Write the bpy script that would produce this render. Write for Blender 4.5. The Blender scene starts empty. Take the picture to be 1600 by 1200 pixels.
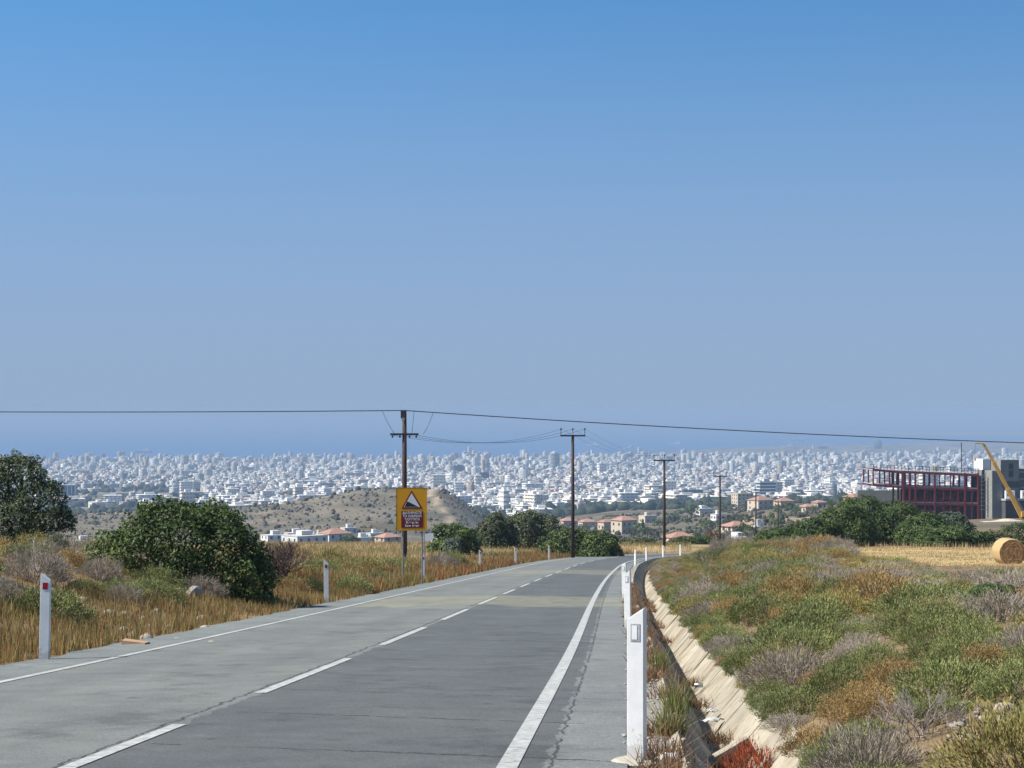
import bpy, bmesh, math
import numpy as np
from mathutils import Vector, Matrix

sc = bpy.context.scene
COL = sc.collection
R = math.radians
F = 2800.0            # focal length in pixels of a 1600 px wide picture
EYE = 640.0           # picture row of the eye level

# ------------------------------------------------------------------ camera
cd = bpy.data.cameras.new('camera')
cam = bpy.data.objects.new('camera', cd)
COL.objects.link(cam)
cd.sensor_width = 36.0
cd.lens = 36.0 * F / 1600.0
cd.shift_y = 40.0 / 1600.0
cd.clip_start = 0.1
cd.clip_end = 200000.0
cam.location = (0, 0, 0)
cam.rotation_euler = (R(90), 0, 0)
sc.camera = cam

# ------------------------------------------------------------------ light
SUN_AZ, SUN_EL = R(-101), R(46)        # azimuth from the view axis (left = negative), elevation
w = bpy.data.worlds.new('World'); sc.world = w; w.use_nodes = True
nt = w.node_tree; nt.nodes.clear()
wo = nt.nodes.new('ShaderNodeOutputWorld'); bg = nt.nodes.new('ShaderNodeBackground')
sky = nt.nodes.new('ShaderNodeTexSky'); sky.sky_type = 'NISHITA'; sky.sun_disc = False
sky.sun_elevation = SUN_EL; sky.sun_rotation = SUN_AZ
sky.altitude = 200; sky.air_density = 1.0; sky.dust_density = 0.3; sky.ozone_density = 3.0
L_ = nt.links.new
tc = nt.nodes.new('ShaderNodeTexCoord'); sx_ = nt.nodes.new('ShaderNodeSeparateXYZ'); cx_ = nt.nodes.new('ShaderNodeCombineXYZ')
ab = nt.nodes.new('ShaderNodeMath'); ab.operation = 'ABSOLUTE'
ma = nt.nodes.new('ShaderNodeMath'); ma.operation = 'MULTIPLY_ADD'; ma.inputs[1].default_value = 1.2; ma.inputs[2].default_value = 0.30
L_(tc.outputs['Generated'], sx_.inputs[0]); L_(sx_.outputs[2], ab.inputs[0]); L_(ab.outputs[0], ma.inputs[0])
L_(sx_.outputs[0], cx_.inputs[0]); L_(sx_.outputs[1], cx_.inputs[1]); L_(ma.outputs[0], cx_.inputs[2]); L_(cx_.outputs[0], sky.inputs[0])
hs = nt.nodes.new('ShaderNodeHueSaturation'); hs.inputs['Saturation'].default_value = 1.22; hs.inputs['Hue'].default_value = 0.490; L_(sky.outputs[0], hs.inputs['Color'])
# pale sea haze low in the sky, the same all round the horizon
mr_ = nt.nodes.new('ShaderNodeMapRange'); mr_.interpolation_type = 'SMOOTHSTEP'
mr_.inputs[1].default_value = 0.0; mr_.inputs[2].default_value = 0.27; mr_.inputs[3].default_value = 1.0; mr_.inputs[4].default_value = 0.0
L_(ab.outputs[0], mr_.inputs[0])
SKY_S = 0.110
HAZE_SKY = (0.155, 0.217, 0.316)
mxw = nt.nodes.new('ShaderNodeMix'); mxw.data_type = 'RGBA'; mxw.inputs[7].default_value = tuple(c / SKY_S for c in HAZE_SKY) + (1,)
L_(mr_.outputs[0], mxw.inputs[0]); L_(hs.outputs[0], mxw.inputs[6]); L_(mxw.outputs[2], bg.inputs[0])
bg.inputs[1].default_value = SKY_S
L_(bg.outputs[0], wo.inputs[0])

sd = bpy.data.lights.new('sun', 'SUN'); sd.energy = 4.6; sd.angle = R(0.53); sd.color = (1.0, 0.95, 0.86)
sun = bpy.data.objects.new('sun', sd); COL.objects.link(sun)
sv = Vector((math.sin(SUN_AZ) * math.cos(SUN_EL), math.cos(SUN_AZ) * math.cos(SUN_EL), math.sin(SUN_EL)))
sun.rotation_euler = (-sv).to_track_quat('-Z', 'Y').to_euler()
sun.location = sv * 100

sc.view_settings.view_transform = 'Standard'; sc.view_settings.look = 'None'
sc.view_settings.exposure = 0.95; sc.view_settings.gamma = 1.0
sc.render.engine = 'CYCLES'
sc.cycles.use_denoising = True
sc.cycles.max_bounces = 6; sc.cycles.diffuse_bounces = 3; sc.cycles.transparent_max_bounces = 8
sc.cycles.volume_bounces = 0

# ------------------------------------------------------------------ helpers
def tag(o, label=None, cat=None, group=None, kind=None):
    if label: o['label'] = label
    if cat: o['category'] = cat
    if group: o['group'] = group
    if kind: o['kind'] = kind
    return o

def empty(name, loc=(0, 0, 0), rz=0.0):
    o = bpy.data.objects.new(name, None); COL.objects.link(o)
    o.location = loc; o.rotation_euler = (0, 0, rz); o.empty_display_size = 0.2
    return o

def link(name, me, parent=None, loc=(0, 0, 0), rz=0.0, scale=None):
    o = bpy.data.objects.new(name, me); COL.objects.link(o)
    o.location = loc; o.rotation_euler = (0, 0, rz)
    if scale is not None: o.scale = scale
    if parent is not None: o.parent = parent
    return o

def mesh(verts, faces, mat, name='m', smooth=False, col=None, uv=None):
    """verts (n,3), faces list or (m,k) array -> mesh data"""
    me = bpy.data.meshes.new(name)
    verts = np.asarray(verts, dtype=np.float32)
    if isinstance(faces, np.ndarray):
        m, k = faces.shape
        me.vertices.add(len(verts)); me.vertices.foreach_set('co', verts.ravel())
        me.loops.add(m * k); me.loops.foreach_set('vertex_index', faces.astype(np.int32).ravel())
        me.polygons.add(m)
        me.polygons.foreach_set('loop_start', np.arange(0, m * k, k, dtype=np.int32))
        me.polygons.foreach_set('loop_total', np.full(m, k, dtype=np.int32))
        me.update(calc_edges=True)
    else:
        me.from_pydata([tuple(v) for v in verts], [], faces); me.update()
    if smooth:
        me.polygons.foreach_set('use_smooth', np.ones(len(me.polygons), dtype=bool))
    if col is not None:
        a = me.color_attributes.new('Col', 'FLOAT_COLOR', 'POINT')
        c = np.ones((len(verts), 4), dtype=np.float32); c[:, :3] = col
        a.data.foreach_set('color', c.ravel())
    if uv is not None:
        l = me.uv_layers.new(name='UVMap')
        vi = np.zeros(len(me.loops), dtype=np.int32); me.loops.foreach_get('vertex_index', vi)
        l.data.foreach_set('uv', np.asarray(uv, dtype=np.float32)[vi].ravel())
    if mat: me.materials.append(mat)
    return me

class MB:
    """collects simple solids into one mesh"""
    def __init__(s): s.v = []; s.f = []
    def add(s, vs, fs):
        n = len(s.v); s.v += [tuple(v) for v in vs]; s.f += [tuple(i + n for i in f) for f in fs]; return s
    def box(s, x0, x1, y0, y1, z0, z1):
        return s.add([(x0, y0, z0), (x1, y0, z0), (x1, y1, z0), (x0, y1, z0), (x0, y0, z1), (x1, y0, z1), (x1, y1, z1), (x0, y1, z1)],
                     [(0, 3, 2, 1), (4, 5, 6, 7), (0, 1, 5, 4), (1, 2, 6, 5), (2, 3, 7, 6), (3, 0, 4, 7)])
    def bar(s, a, b, wd, hd=None):
        a = Vector(a); b = Vector(b); hd = hd or wd
        d = (b - a).normalized(); up = Vector((0, 0, 1)) if abs(d.z) < .95 else Vector((0, 1, 0))
        sx = d.cross(up).normalized() * wd / 2; sy = sx.cross(d).normalized() * hd / 2
        vs = [a - sx - sy, a + sx - sy, a + sx + sy, a - sx + sy, b - sx - sy, b + sx - sy, b + sx + sy, b - sx + sy]
        return s.add(vs, [(0, 3, 2, 1), (4, 5, 6, 7), (0, 1, 5, 4), (1, 2, 6, 5), (2, 3, 7, 6), (3, 0, 4, 7)])
    def tube(s, pts, rad, n=8, cap=True):
        pts = [Vector(p) for p in pts]; k = len(pts)
        rad = rad if hasattr(rad, '__len__') else [rad] * k
        vs = []
        for i, p in enumerate(pts):
            d = (pts[min(i + 1, k - 1)] - pts[max(i - 1, 0)]).normalized()
            up = Vector((0, 0, 1)) if abs(d.z) < .9 else Vector((1, 0, 0))
            ax = d.cross(up).normalized(); ay = ax.cross(d).normalized()
            for j in range(n):
                t = 2 * math.pi * j / n
                vs.append(p + (ax * math.cos(t) + ay * math.sin(t)) * rad[i])
        fs = []
        for i in range(k - 1):
            for j in range(n):
                fs.append((i * n + j, i * n + (j + 1) % n, (i + 1) * n + (j + 1) % n, (i + 1) * n + j))
        if cap: fs += [tuple(range(n - 1, -1, -1)), tuple((k - 1) * n + j for j in range(n))]
        return s.add(vs, fs)
    def lathe(s, prof, n=24, c=(0, 0)):
        vs = []; k = len(prof)
        for r, z in prof:
            for j in range(n):
                t = 2 * math.pi * j / n; vs.append((c[0] + r * math.cos(t), c[1] + r * math.sin(t), z))
        fs = [(i * n + j, i * n + (j + 1) % n, (i + 1) * n + (j + 1) % n, (i + 1) * n + j) for i in range(k - 1) for j in range(n)]
        fs += [tuple(range(n - 1, -1, -1)), tuple((k - 1) * n + j for j in range(n))]
        return s.add(vs, fs)
    def me(s, mat, name='m', smooth=False): return mesh(s.v, s.f, mat, name, smooth)
    def build(s, name, mat, parent=None, loc=(0, 0, 0), rz=0.0, smooth=False):
        return link(name, s.me(mat, name, smooth), parent, loc, rz)

# ------------------------------------------------------------------ materials
ALB = 0.80
def newmat(name):
    m = bpy.data.materials.new(name); m.use_nodes = True
    b = m.node_tree.nodes['Principled BSDF']; return m, m.node_tree, b

def N(t, typ, **kw):
    n = t.nodes.new(typ)
    for k, v in kw.items(): setattr(n, k, v)
    return n

def noise(t, scale, detail=6, rough=.6, src=None):
    n = N(t, 'ShaderNodeTexNoise'); n.inputs['Scale'].default_value = scale
    n.inputs['Detail'].default_value = detail; n.inputs['Roughness'].default_value = rough
    if src is not None: t.links.new(src, n.inputs['Vector'])
    return n

def ramp(t, fac, stops):
    r = N(t, 'ShaderNodeValToRGB'); el = r.color_ramp.elements
    while len(el) < len(stops): el.new(.5)
    for e, (p, c) in zip(el, stops):
        e.position = p; e.color = tuple(c) + (1,) if len(c) == 3 else c
    t.links.new(fac, r.inputs[0]); return r

def mixc(t, fac, a, b, blend='MIX'):
    m = N(t, 'ShaderNodeMix', data_type='RGBA', blend_type=blend)
    for sock, v in ((m.inputs[0], fac), (m.inputs[6], a), (m.inputs[7], b)):
        if hasattr(v, 'links'): t.links.new(v, sock)
        elif hasattr(v, '__len__'): sock.default_value = tuple(v) + (1,) if len(v) == 3 else v
        else: sock.default_value = v
    return m.outputs[2]

def math_(t, op, a, b=None, c=None):
    m = N(t, 'ShaderNodeMath', operation=op)
    for i, v in enumerate((a, b, c)):
        if v is None: continue
        if hasattr(v, 'links'): t.links.new(v, m.inputs[i])
        else: m.inputs[i].default_value = v
    return m.outputs[0]

def plain(name, c1, c2=None, scale=8.0, rough=.7, metal=0.0, bump=0.0, bscale=40.0, coord='Object', rnd=0.0):
    m, t, b = newmat(name)
    co = N(t, 'ShaderNodeTexCoord').outputs[coord]
    c2 = c2 or tuple(x * .8 for x in c1)
    c1 = tuple(x * ALB for x in c1); c2 = tuple(x * ALB for x in c2)
    n = noise(t, scale, src=co)
    out = ramp(t, n.outputs[0], [(.35, c1), (.68, c2)]).outputs[0]
    if rnd:
        oi = N(t, 'ShaderNodeObjectInfo')
        mr = N(t, 'ShaderNodeMapRange'); t.links.new(oi.outputs['Random'], mr.inputs[0])
        mr.inputs[3].default_value = 1 - rnd; mr.inputs[4].default_value = 1 + rnd
        vm = N(t, 'ShaderNodeVectorMath', operation='SCALE'); t.links.new(out, vm.inputs[0]); t.links.new(mr.outputs[0], vm.inputs['Scale'])
        out = vm.outputs[0]
    t.links.new(out, b.inputs['Base Color'])
    b.inputs['Roughness'].default_value = rough; b.inputs['Metallic'].default_value = metal
    b.inputs['Specular IOR Level'].default_value = .3
    if bump:
        bn = noise(t, bscale, src=co); bp = N(t, 'ShaderNodeBump'); bp.inputs['Strength'].default_value = bump
        t.links.new(bn.outputs[0], bp.inputs['Height']); t.links.new(bp.outputs[0], b.inputs['Normal'])
    return m

def leafmat(name, trans=.25, rough=.6, rnd=.18):
    """foliage: colour per leaf from the Col attribute, varied a little per object"""
    m, t, b = newmat(name)
    a = N(t, 'ShaderNodeVertexColor'); a.layer_name = 'Col'
    oi = N(t, 'ShaderNodeObjectInfo')
    mr = N(t, 'ShaderNodeMapRange'); t.links.new(oi.outputs['Random'], mr.inputs[0])
    mr.inputs[3].default_value = (1 - rnd) * .88; mr.inputs[4].default_value = (1 + rnd) * .88
    vm = N(t, 'ShaderNodeVectorMath', operation='SCALE'); t.links.new(a.outputs[0], vm.inputs[0]); t.links.new(mr.outputs[0], vm.inputs['Scale'])
    t.links.new(vm.outputs[0], b.inputs['Base Color']); b.inputs['Roughness'].default_value = rough
    b.inputs['Specular IOR Level'].default_value = .25
    tr = N(t, 'ShaderNodeBsdfTranslucent'); t.links.new(vm.outputs[0], tr.inputs[0])
    mx = N(t, 'ShaderNodeMixShader'); mx.inputs[0].default_value = trans
    t.links.new(b.outputs[0], mx.inputs[1]); t.links.new(tr.outputs[0], mx.inputs[2])
    t.links.new(mx.outputs[0], t.nodes['Material Output'].inputs['Surface'])
    return m

LEAF = leafmat('leaf')
TWIG = leafmat('twig', .05, .8)
GRASS = leafmat('grass', .3, .7, 0)
BARK = plain('bark', (.10, .075, .055), (.05, .04, .03), 12, .9, bump=.4)
WOODPOLE = plain('pole_wood', (.075, .045, .035), (.035, .022, .018), 6, .8, bump=.3)
DARKMETAL = plain('dark_metal', (.05, .05, .055), (.03, .03, .035), 6, .5, .3)
GALV = plain('galvanised', (.36, .38, .39), (.26, .28, .29), 12, .45, .6)
WHITEPAINT = plain('post_white', (.92, .92, .91), (.80, .79, .77), 7, .45)
def postmat():
    m, t, b = newmat('post_white'); co = N(t, 'ShaderNodeTexCoord').outputs['Object']; sp_ = N(t, 'ShaderNodeSeparateXYZ'); t.links.new(co, sp_.inputs[0])
    oi = N(t, 'ShaderNodeObjectInfo'); off_ = N(t, 'ShaderNodeVectorMath', operation='ADD'); t.links.new(co, off_.inputs[0]); t.links.new(oi.outputs['Location'], off_.inputs[1])
    n1 = noise(t, 6, 6, .65, off_.outputs[0]); n2 = noise(t, 30, 5, .7, off_.outputs[0]); n3 = noise(t, 11, 4, .6, off_.outputs[0])
    c = ramp(t, n1.outputs[0], [(.35, (.74, .74, .73)), (.6, (.66, .655, .64))]).outputs[0]
    splash = math_(t, 'GREATER_THAN', math_(t, 'ADD', math_(t, 'MULTIPLY', n2.outputs[0], .6), math_(t, 'MULTIPLY', n3.outputs[0], .6)), math_(t, 'ADD', math_(t, 'MULTIPLY', sp_.outputs[2], 1.1), .46))
    c = mixc(t, math_(t, 'MULTIPLY', splash, .38), c, (.30, .25, .19))
    scuff = math_(t, 'GREATER_THAN', n2.outputs[0], .70); c = mixc(t, math_(t, 'MULTIPLY', scuff, .45), c, (.36, .35, .33))
    t.links.new(c, b.inputs['Base Color']); b.inputs['Roughness'].default_value = .5; return m
POSTM = postmat()
REDREFL = plain('red_reflector', (.45, .01, .03), (.35, .01, .02), 30, .25)
PALEREFL = plain('faded_reflector', (.50, .52, .55), (.36, .38, .41), 25, .3)
CONC = plain('concrete', (.50, .45, .36), (.40, .36, .29), 3.5, .9, bump=.25, bscale=30, coord='Object')
CONCGREY = plain('concrete_grey', (.28, .28, .27), (.20, .20, .20), 1.2, .9, bump=.15)
STONE = plain('stone', (.42, .36, .30), (.27, .23, .19), 9, .9, bump=.4)

def groundmat():
    m, t, b = newmat('ground')
    a = N(t, 'ShaderNodeVertexColor'); a.layer_name = 'Col'
    g = N(t, 'ShaderNodeNewGeometry')
    n1 = noise(t, .9, 8, .65, g.outputs['Position']); n2 = noise(t, .035, 6, .6, g.outputs['Position'])
    f1 = ramp(t, n1.outputs[0], [(.3, (.62, .60, .56)), (.7, (1.25, 1.22, 1.2))]).outputs[0]
    f2 = ramp(t, n2.outputs[0], [(.35, (.60, .64, .61)), (.65, (.96, .91, .86))]).outputs[0]
    c = mixc(t, 1.0, a.outputs[0], f1, 'MULTIPLY'); c = mixc(t, 1.0, c, f2, 'MULTIPLY')
    t.links.new(c, b.inputs['Base Color']); b.inputs['Roughness'].default_value = .95
    b.inputs['Specular IOR Level'].default_value = .1
    bn = noise(t, 6, 8, .7, g.outputs['Position']); bp = N(t, 'ShaderNodeBump'); bp.inputs['Strength'].default_value = .6; bp.inputs['Distance'].default_value = .08
    t.links.new(bn.outputs[0], bp.inputs['Height']); t.links.new(bp.outputs[0], b.inputs['Normal'])
    return m
GROUND = groundmat()

def roadmat():
    """UV: u = metres right of the centre line, v = metres along the road"""
    m, t, b = newmat('asphalt')
    uv = N(t, 'ShaderNodeUVMap'); uv.uv_map = 'UVMap'
    sp = N(t, 'ShaderNodeSeparateXYZ'); t.links.new(uv.outputs[0], sp.inputs[0])
    u, v = sp.outputs[0], sp.outputs[1]
    fine = noise(t, 55, 4, .8, uv.outputs[0]); mid = noise(t, 2.2, 6, .65, uv.outputs[0]); big = noise(t, .35, 4, .5, uv.outputs[0])
    wob = math_(t, 'MULTIPLY', math_(t, 'SUBTRACT', noise(t, 1.3, 5, .7, uv.outputs[0]).outputs[0], .5), .40)
    uw = math_(t, 'ADD', u, wob)
    # lanes: the far lane was resurfaced in a paler mix
    left = math_(t, 'LESS_THAN', uw, 0.02)
    base = mixc(t, left, (.093, .097, .094), (.150, .154, .140))
    # wheel tracks
    def track(c, wd):
        d = math_(t, 'DIVIDE', math_(t, 'SUBTRACT', uw, c), wd)
        return math_(t, 'POWER', 2.718, math_(t, 'MULTIPLY', math_(t, 'MULTIPLY', d, d), -1.0))
    for c in (-2.55, -.95, .72, 2.25):
        base = mixc(t, math_(t, 'MULTIPLY', track(c, .42), .16), base, (.070, .075, .075))
    # shoulders of coarse chippings
    sh = math_(t, 'GREATER_THAN', uw, 3.18)
    base = mixc(t, sh, base, mixc(t, noise(t, 26, 6, .85, uv.outputs[0]).outputs[0], (.05, .055, .05), (.27, .275, .26)))
    shl = math_(t, 'LESS_THAN', uw, -3.62)
    base = mixc(t, shl, base, mixc(t, noise(t, 22, 6, .85, uv.outputs[0]).outputs[0], (.06, .065, .06), (.25, .26, .245)))
    # pale yellowish bands mixed into the colour across the carriageway
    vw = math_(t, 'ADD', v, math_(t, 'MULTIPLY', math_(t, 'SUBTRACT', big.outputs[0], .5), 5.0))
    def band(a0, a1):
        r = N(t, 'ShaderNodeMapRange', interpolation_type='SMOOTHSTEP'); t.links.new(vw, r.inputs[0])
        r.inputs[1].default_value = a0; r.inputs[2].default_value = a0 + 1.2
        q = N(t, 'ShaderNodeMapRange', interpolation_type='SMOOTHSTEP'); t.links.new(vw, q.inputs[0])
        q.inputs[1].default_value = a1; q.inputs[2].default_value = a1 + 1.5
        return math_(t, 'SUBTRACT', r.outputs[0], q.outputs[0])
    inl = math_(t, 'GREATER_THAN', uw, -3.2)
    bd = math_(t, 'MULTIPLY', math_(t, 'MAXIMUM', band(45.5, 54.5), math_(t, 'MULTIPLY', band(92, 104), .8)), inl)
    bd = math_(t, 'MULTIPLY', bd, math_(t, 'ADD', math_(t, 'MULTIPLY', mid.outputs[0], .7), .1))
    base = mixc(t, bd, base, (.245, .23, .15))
    # mottling
    f1 = ramp(t, mid.outputs[0], [(.3, (.86, .86, .86)), (.7, (1.12, 1.12, 1.12))]).outputs[0]
    f2 = ramp(t, fine.outputs[0], [(.28, (.50, .50, .50)), (.5, (1, 1, 1)), (.72, (1.6, 1.6, 1.6))]).outputs[0]
    f3 = ramp(t, big.outputs[0], [(.3, (.88, .88, .9)), (.7, (1.1, 1.1, 1.07))]).outputs[0]
    gr = noise(t, 21, 5, .8, uv.outputs[0]); base = mixc(t, 1.0, base, ramp(t, gr.outputs[0], [(.3, (.74, .74, .74)), (.5, (1, 1, 1)), (.7, (1.24, 1.24, 1.24))]).outputs[0], 'MULTIPLY')
    blot = noise(t, .55, 7, .7, uv.outputs[0]); f4 = ramp(t, blot.outputs[0], [(.36, (.78, .78, .78)), (.46, (1, 1, 1)), (.60, (1, 1, 1)), (.70, (1.14, 1.13, 1.08))]).outputs[0]
    stn = noise(t, 3.1, 3, .5, uv.outputs[0]); f5 = ramp(t, stn.outputs[0], [(.24, (.55, .55, .55)), (.31, (1, 1, 1))]).outputs[0]
    for f in (f1, f2, f3, f4, f5): base = mixc(t, 1.0, base, f, 'MULTIPLY')
    # cracks: one along the centre seam, one beside the edge line, and cross cracks in the near lane
    def crack(coord, pos, wd):
        d = math_(t, 'ABSOLUTE', math_(t, 'SUBTRACT', coord, pos)); return math_(t, 'LESS_THAN', d, wd)
    jag = math_(t, 'MULTIPLY', math_(t, 'SUBTRACT', noise(t, 2.8, 8, .75, uv.outputs[0]).outputs[0], .5), .28)
    uj = math_(t, 'ADD', u, jag)
    gate = math_(t, 'GREATER_THAN', noise(t, .9, 3, .6, uv.outputs[0]).outputs[0], .42)
    cr = math_(t, 'MULTIPLY', crack(uj, -.10, .016), math_(t, 'GREATER_THAN', mid.outputs[0], .36))
    ej = math_(t, 'ADD', u, math_(t, 'MULTIPLY', jag, .7))
    cr = math_(t, 'MAXIMUM', cr, math_(t, 'MULTIPLY', crack(ej, 3.22, .011), gate))
    vj = math_(t, 'ADD', v, math_(t, 'MULTIPLY', jag, 1.6))
    vj = math_(t, 'ADD', vj, math_(t, 'MULTIPLY', u, .13))
    rl = math_(t, 'GREATER_THAN', u, 0.15)
    for p in (13.6, 16.3, 18.9, 24.2, 29.5, 41.0):
        cr = math_(t, 'MAXIMUM', cr, math_(t, 'MULTIPLY', math_(t, 'MULTIPLY', crack(vj, p, .022), rl), gate))
    base = mixc(t, math_(t, 'MULTIPLY', cr, .8), base, (.03, .03, .03))
    t.links.new(base, b.inputs['Base Color']); b.inputs['Roughness'].default_value = .85
    b.inputs['Specular IOR Level'].default_value = .25
    bp = N(t, 'ShaderNodeBump'); bp.inputs['Strength'].default_value = .5; bp.inputs['Distance'].default_value = .012
    hgt = math_(t, 'SUBTRACT', fine.outputs[0], math_(t, 'MULTIPLY', cr, 1.5))
    t.links.new(hgt, bp.inputs['Height']); t.links.new(bp.outputs[0], b.inputs['Normal'])
    return m
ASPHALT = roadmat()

def linemat():
    m, t, b = newmat('road_paint')
    uv = N(t, 'ShaderNodeUVMap'); uv.uv_map = 'UVMap'
    n = noise(t, 9, 8, .75, uv.outputs[0]); n2 = noise(t, 1.1, 4, .6, uv.outputs[0])
    c = ramp(t, n.outputs[0], [(.36, (.17, .17, .16)), (.46, (.34, .335, .31)), (.62, (.47, .46, .43))]).outputs[0]
    c = mixc(t, 1.0, c, ramp(t, n2.outputs[0], [(.3, (.82, .82, .8)), (.7, (1.05, 1.05, 1.05))]).outputs[0], 'MULTIPLY')
    t.links.new(c, b.inputs['Base Color']); b.inputs['Roughness'].default_value = .7
    return m
PAINT = linemat()

# ------------------------------------------------------------------ road path and terrain height
CP = np.array([(-6.0, -35), (-4.35, -10), (-2.98, 12.1), (-2.22, 23.9), (-1.1, 43), (.12, 63), (1.45, 83), (3.35, 108.5), (5.6, 134),
               (9.0, 158), (13.7, 175.0), (20.5, 186), (31, 194), (48, 199), (75, 202), (120, 204)], float)
def spline(P, n=900):
    d = np.r_[0, np.cumsum(np.hypot(*np.diff(P, axis=0).T))]
    # natural cubic in each coordinate
    m = len(P); h = np.diff(d); A = np.eye(m); rhs = np.zeros((m, 2))
    for i in range(1, m - 1):
        A[i, i - 1:i + 2] = h[i - 1], 2 * (h[i - 1] + h[i]), h[i]
        rhs[i] = 6 * ((P[i + 1] - P[i]) / h[i] - (P[i] - P[i - 1]) / h[i - 1])
    M = np.linalg.solve(A, rhs); s = np.linspace(0, d[-1], n); k = np.clip(np.searchsorted(d, s) - 1, 0, m - 2)
    t0 = (d[k + 1] - s)[:, None]; t1 = (s - d[k])[:, None]; hk = h[k][:, None]
    return M[k] * t0 ** 3 / (6 * hk) + M[k + 1] * t1 ** 3 / (6 * hk) + (P[k] / hk - M[k] * hk / 6) * t0 + (P[k + 1] / hk - M[k + 1] * hk / 6) * t1
PATH = spline(CP)
SEG = np.r_[0, np.cumsum(np.hypot(*np.diff(PATH, axis=0).T))]
A0 = np.interp(0.0, PATH[:, 1], SEG)                     # arc length where the road passes the camera
TAN = np.gradient(PATH, axis=0); TAN /= np.hypot(TAN[:, 0], TAN[:, 1])[:, None]
def road_at(a, s):
    """point at arc length a (0 = beside the camera), s metres right of the centre line"""
    q = a + A0
    x = np.interp(q, SEG, PATH[:, 0]); y = np.interp(q, SEG, PATH[:, 1])
    tx = np.interp(q, SEG, TAN[:, 0]); ty = np.interp(q, SEG, TAN[:, 1]); l = np.hypot(tx, ty); tx, ty = tx / l, ty / l
    return x + s * ty, y - s * tx
def zb(Y):
    Y = np.asarray(Y, float); return -1.45 - .0796 * Y + 4e-5 * np.clip(Y, -50, 260) ** 2 - np.where(Y > 260, 0, 0)
def lateral(X, Y):
    X = np.asarray(X, float); Y = np.asarray(Y, float); sh = X.shape; x = X.ravel(); y = Y.ravel()
    out = np.empty(len(x)); P = PATH[::2]; T = TAN[::2]
    for i in range(0, len(x), 20000):
        dx = x[i:i + 20000, None] - P[None, :, 0]; dy = y[i:i + 20000, None] - P[None, :, 1]
        k = np.argmin(dx * dx + dy * dy, axis=1); r = np.arange(len(k))
        out[i:i + 20000] = dx[r, k] * T[k, 1] - dy[r, k] * T[k, 0]
        far = np.hypot(dx[r, k], dy[r, k]); out[i:i + 20000] = np.where(np.abs(out[i:i + 20000]) < far * .7, np.sign(out[i:i + 20000]) * far, out[i:i + 20000])
    return out.reshape(sh)

def vnoise(x, y, sc_, seed=0):
    """cheap value noise in -1..1"""
    x = np.asarray(x, float) / sc_ + seed * 17.3; y = np.asarray(y, float) / sc_ + seed * 9.1
    xi = np.floor(x); yi = np.floor(y); fx = x - xi; fy = y - yi; fx = fx * fx * (3 - 2 * fx); fy = fy * fy * (3 - 2 * fy)
    def h(a, b):
        v = np.sin(a * 127.1 + b * 311.7 + seed * 74.7) * 43758.5453; return (v - np.floor(v)) * 2 - 1
    return (h(xi, yi) * (1 - fx) + h(xi + 1, yi) * fx) * (1 - fy) + (h(xi, yi + 1) * (1 - fx) + h(xi + 1, yi + 1) * fx) * fy
def fnoise(x, y, sc_, seed=0): return vnoise(x, y, sc_, seed) * .6 + vnoise(x, y, sc_ * .43, seed + 1) * .28 + vnoise(x, y, sc_ * .19, seed + 2) * .12

def sstep(x, a, b):
    t = np.clip((np.asarray(x, float) - a) / (b - a), 0, 1); return t * t * (3 - 2 * t)
def near_offset(s, X, Y):
    right = np.interp(s, [3.9, 3.91, 4.9, 5.15, 6.3, 8.3, 14, 60], [-.12, -1.0, -1.0, -.09, .33, .60, .62, .75])
    bank = np.interp(-s, [4.6, 5.4, 7, 9, 12, 20, 60], [0, .05, .42, .95, 1.35, 1.5, 1.7])
    field = np.interp(-s, [4.6, 6, 12, 40], [0, .02, .55, .8])
    k = sstep(Y, 52, 78)
    right = right - .30 * sstep(Y, 55, 85) * sstep(s, 5.2, 6.2) * (1 - sstep(s, 8.5, 13))
    right = right + sstep(s, 9, 16) * (.40 * sstep(Y, 92, 135) - .18 * sstep(Y, 25, 50) * (1 - sstep(Y, 85, 110)))
    left = -.10 + bank * (1 - k) + field * k
    g = np.where(s > 3.9, right, np.where(s < -4.4, left, -.12))
    bump = (fnoise(X, Y, 2.6, 3) * .13 + fnoise(X, Y, 9, 5) * .13)
    amt = np.where(s > 5.3, sstep(s, 5.3, 7.5), np.where(s < -5.4, sstep(-s, 5.4, 8), 0))
    return g + bump * amt
DR = np.array([200, 280, 450, 650, 840, 1100, 1300, 1600, 2000, 3000, 4000, 5000, 6000, 7000, 9000, 12000, 20000.])
PXC = np.array([-1500, 0, 400, 750, 1000, 1250, 1340, 1600, 3200.])
YT = np.array([
    [856, 851, 862, 866, 858, 850, 842, 818, 802],
    [856, 851, 862, 866, 858, 850, 842, 818, 802],
    [856, 851, 866, 868, 856, 850, 840, 820, 804],
    [857, 852, 868, 868, 856, 850, 840, 822, 805],
    [857, 853, 862, 850, 837, 820, 810, 798, 790],
    [857, 850, 836, 812, 800, 795, 792, 788, 782],
    [857, 846, 822, 786, 786, 786, 786, 785, 780],
    [856, 840, 811, 780, 782, 784, 785, 784, 780],
    [856, 840, 811, 780, 782, 784, 785, 784, 780]], float)
YT = np.hstack([YT, np.tile([766, 747, 735, 726, 715.3, 698.2, 683.6, 666.2], (9, 1))])
RPX = np.array([-1500, 0, 150, 400, 500, 560, 600, 690, 722, 760, 800, 3000]); RY = np.array([812, 810, 806, 795, 780, 767.5, 764.5, 766, 784, 815, 842, 842.])
CPX = np.array([-2000, 0, 640, 900, 1000, 1200, 1600, 3000]); CDD = np.array([6000, 6300, 6650, 6900, 7600, 9300, 10800, 13000.])
SEA_Z = -190.0
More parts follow.
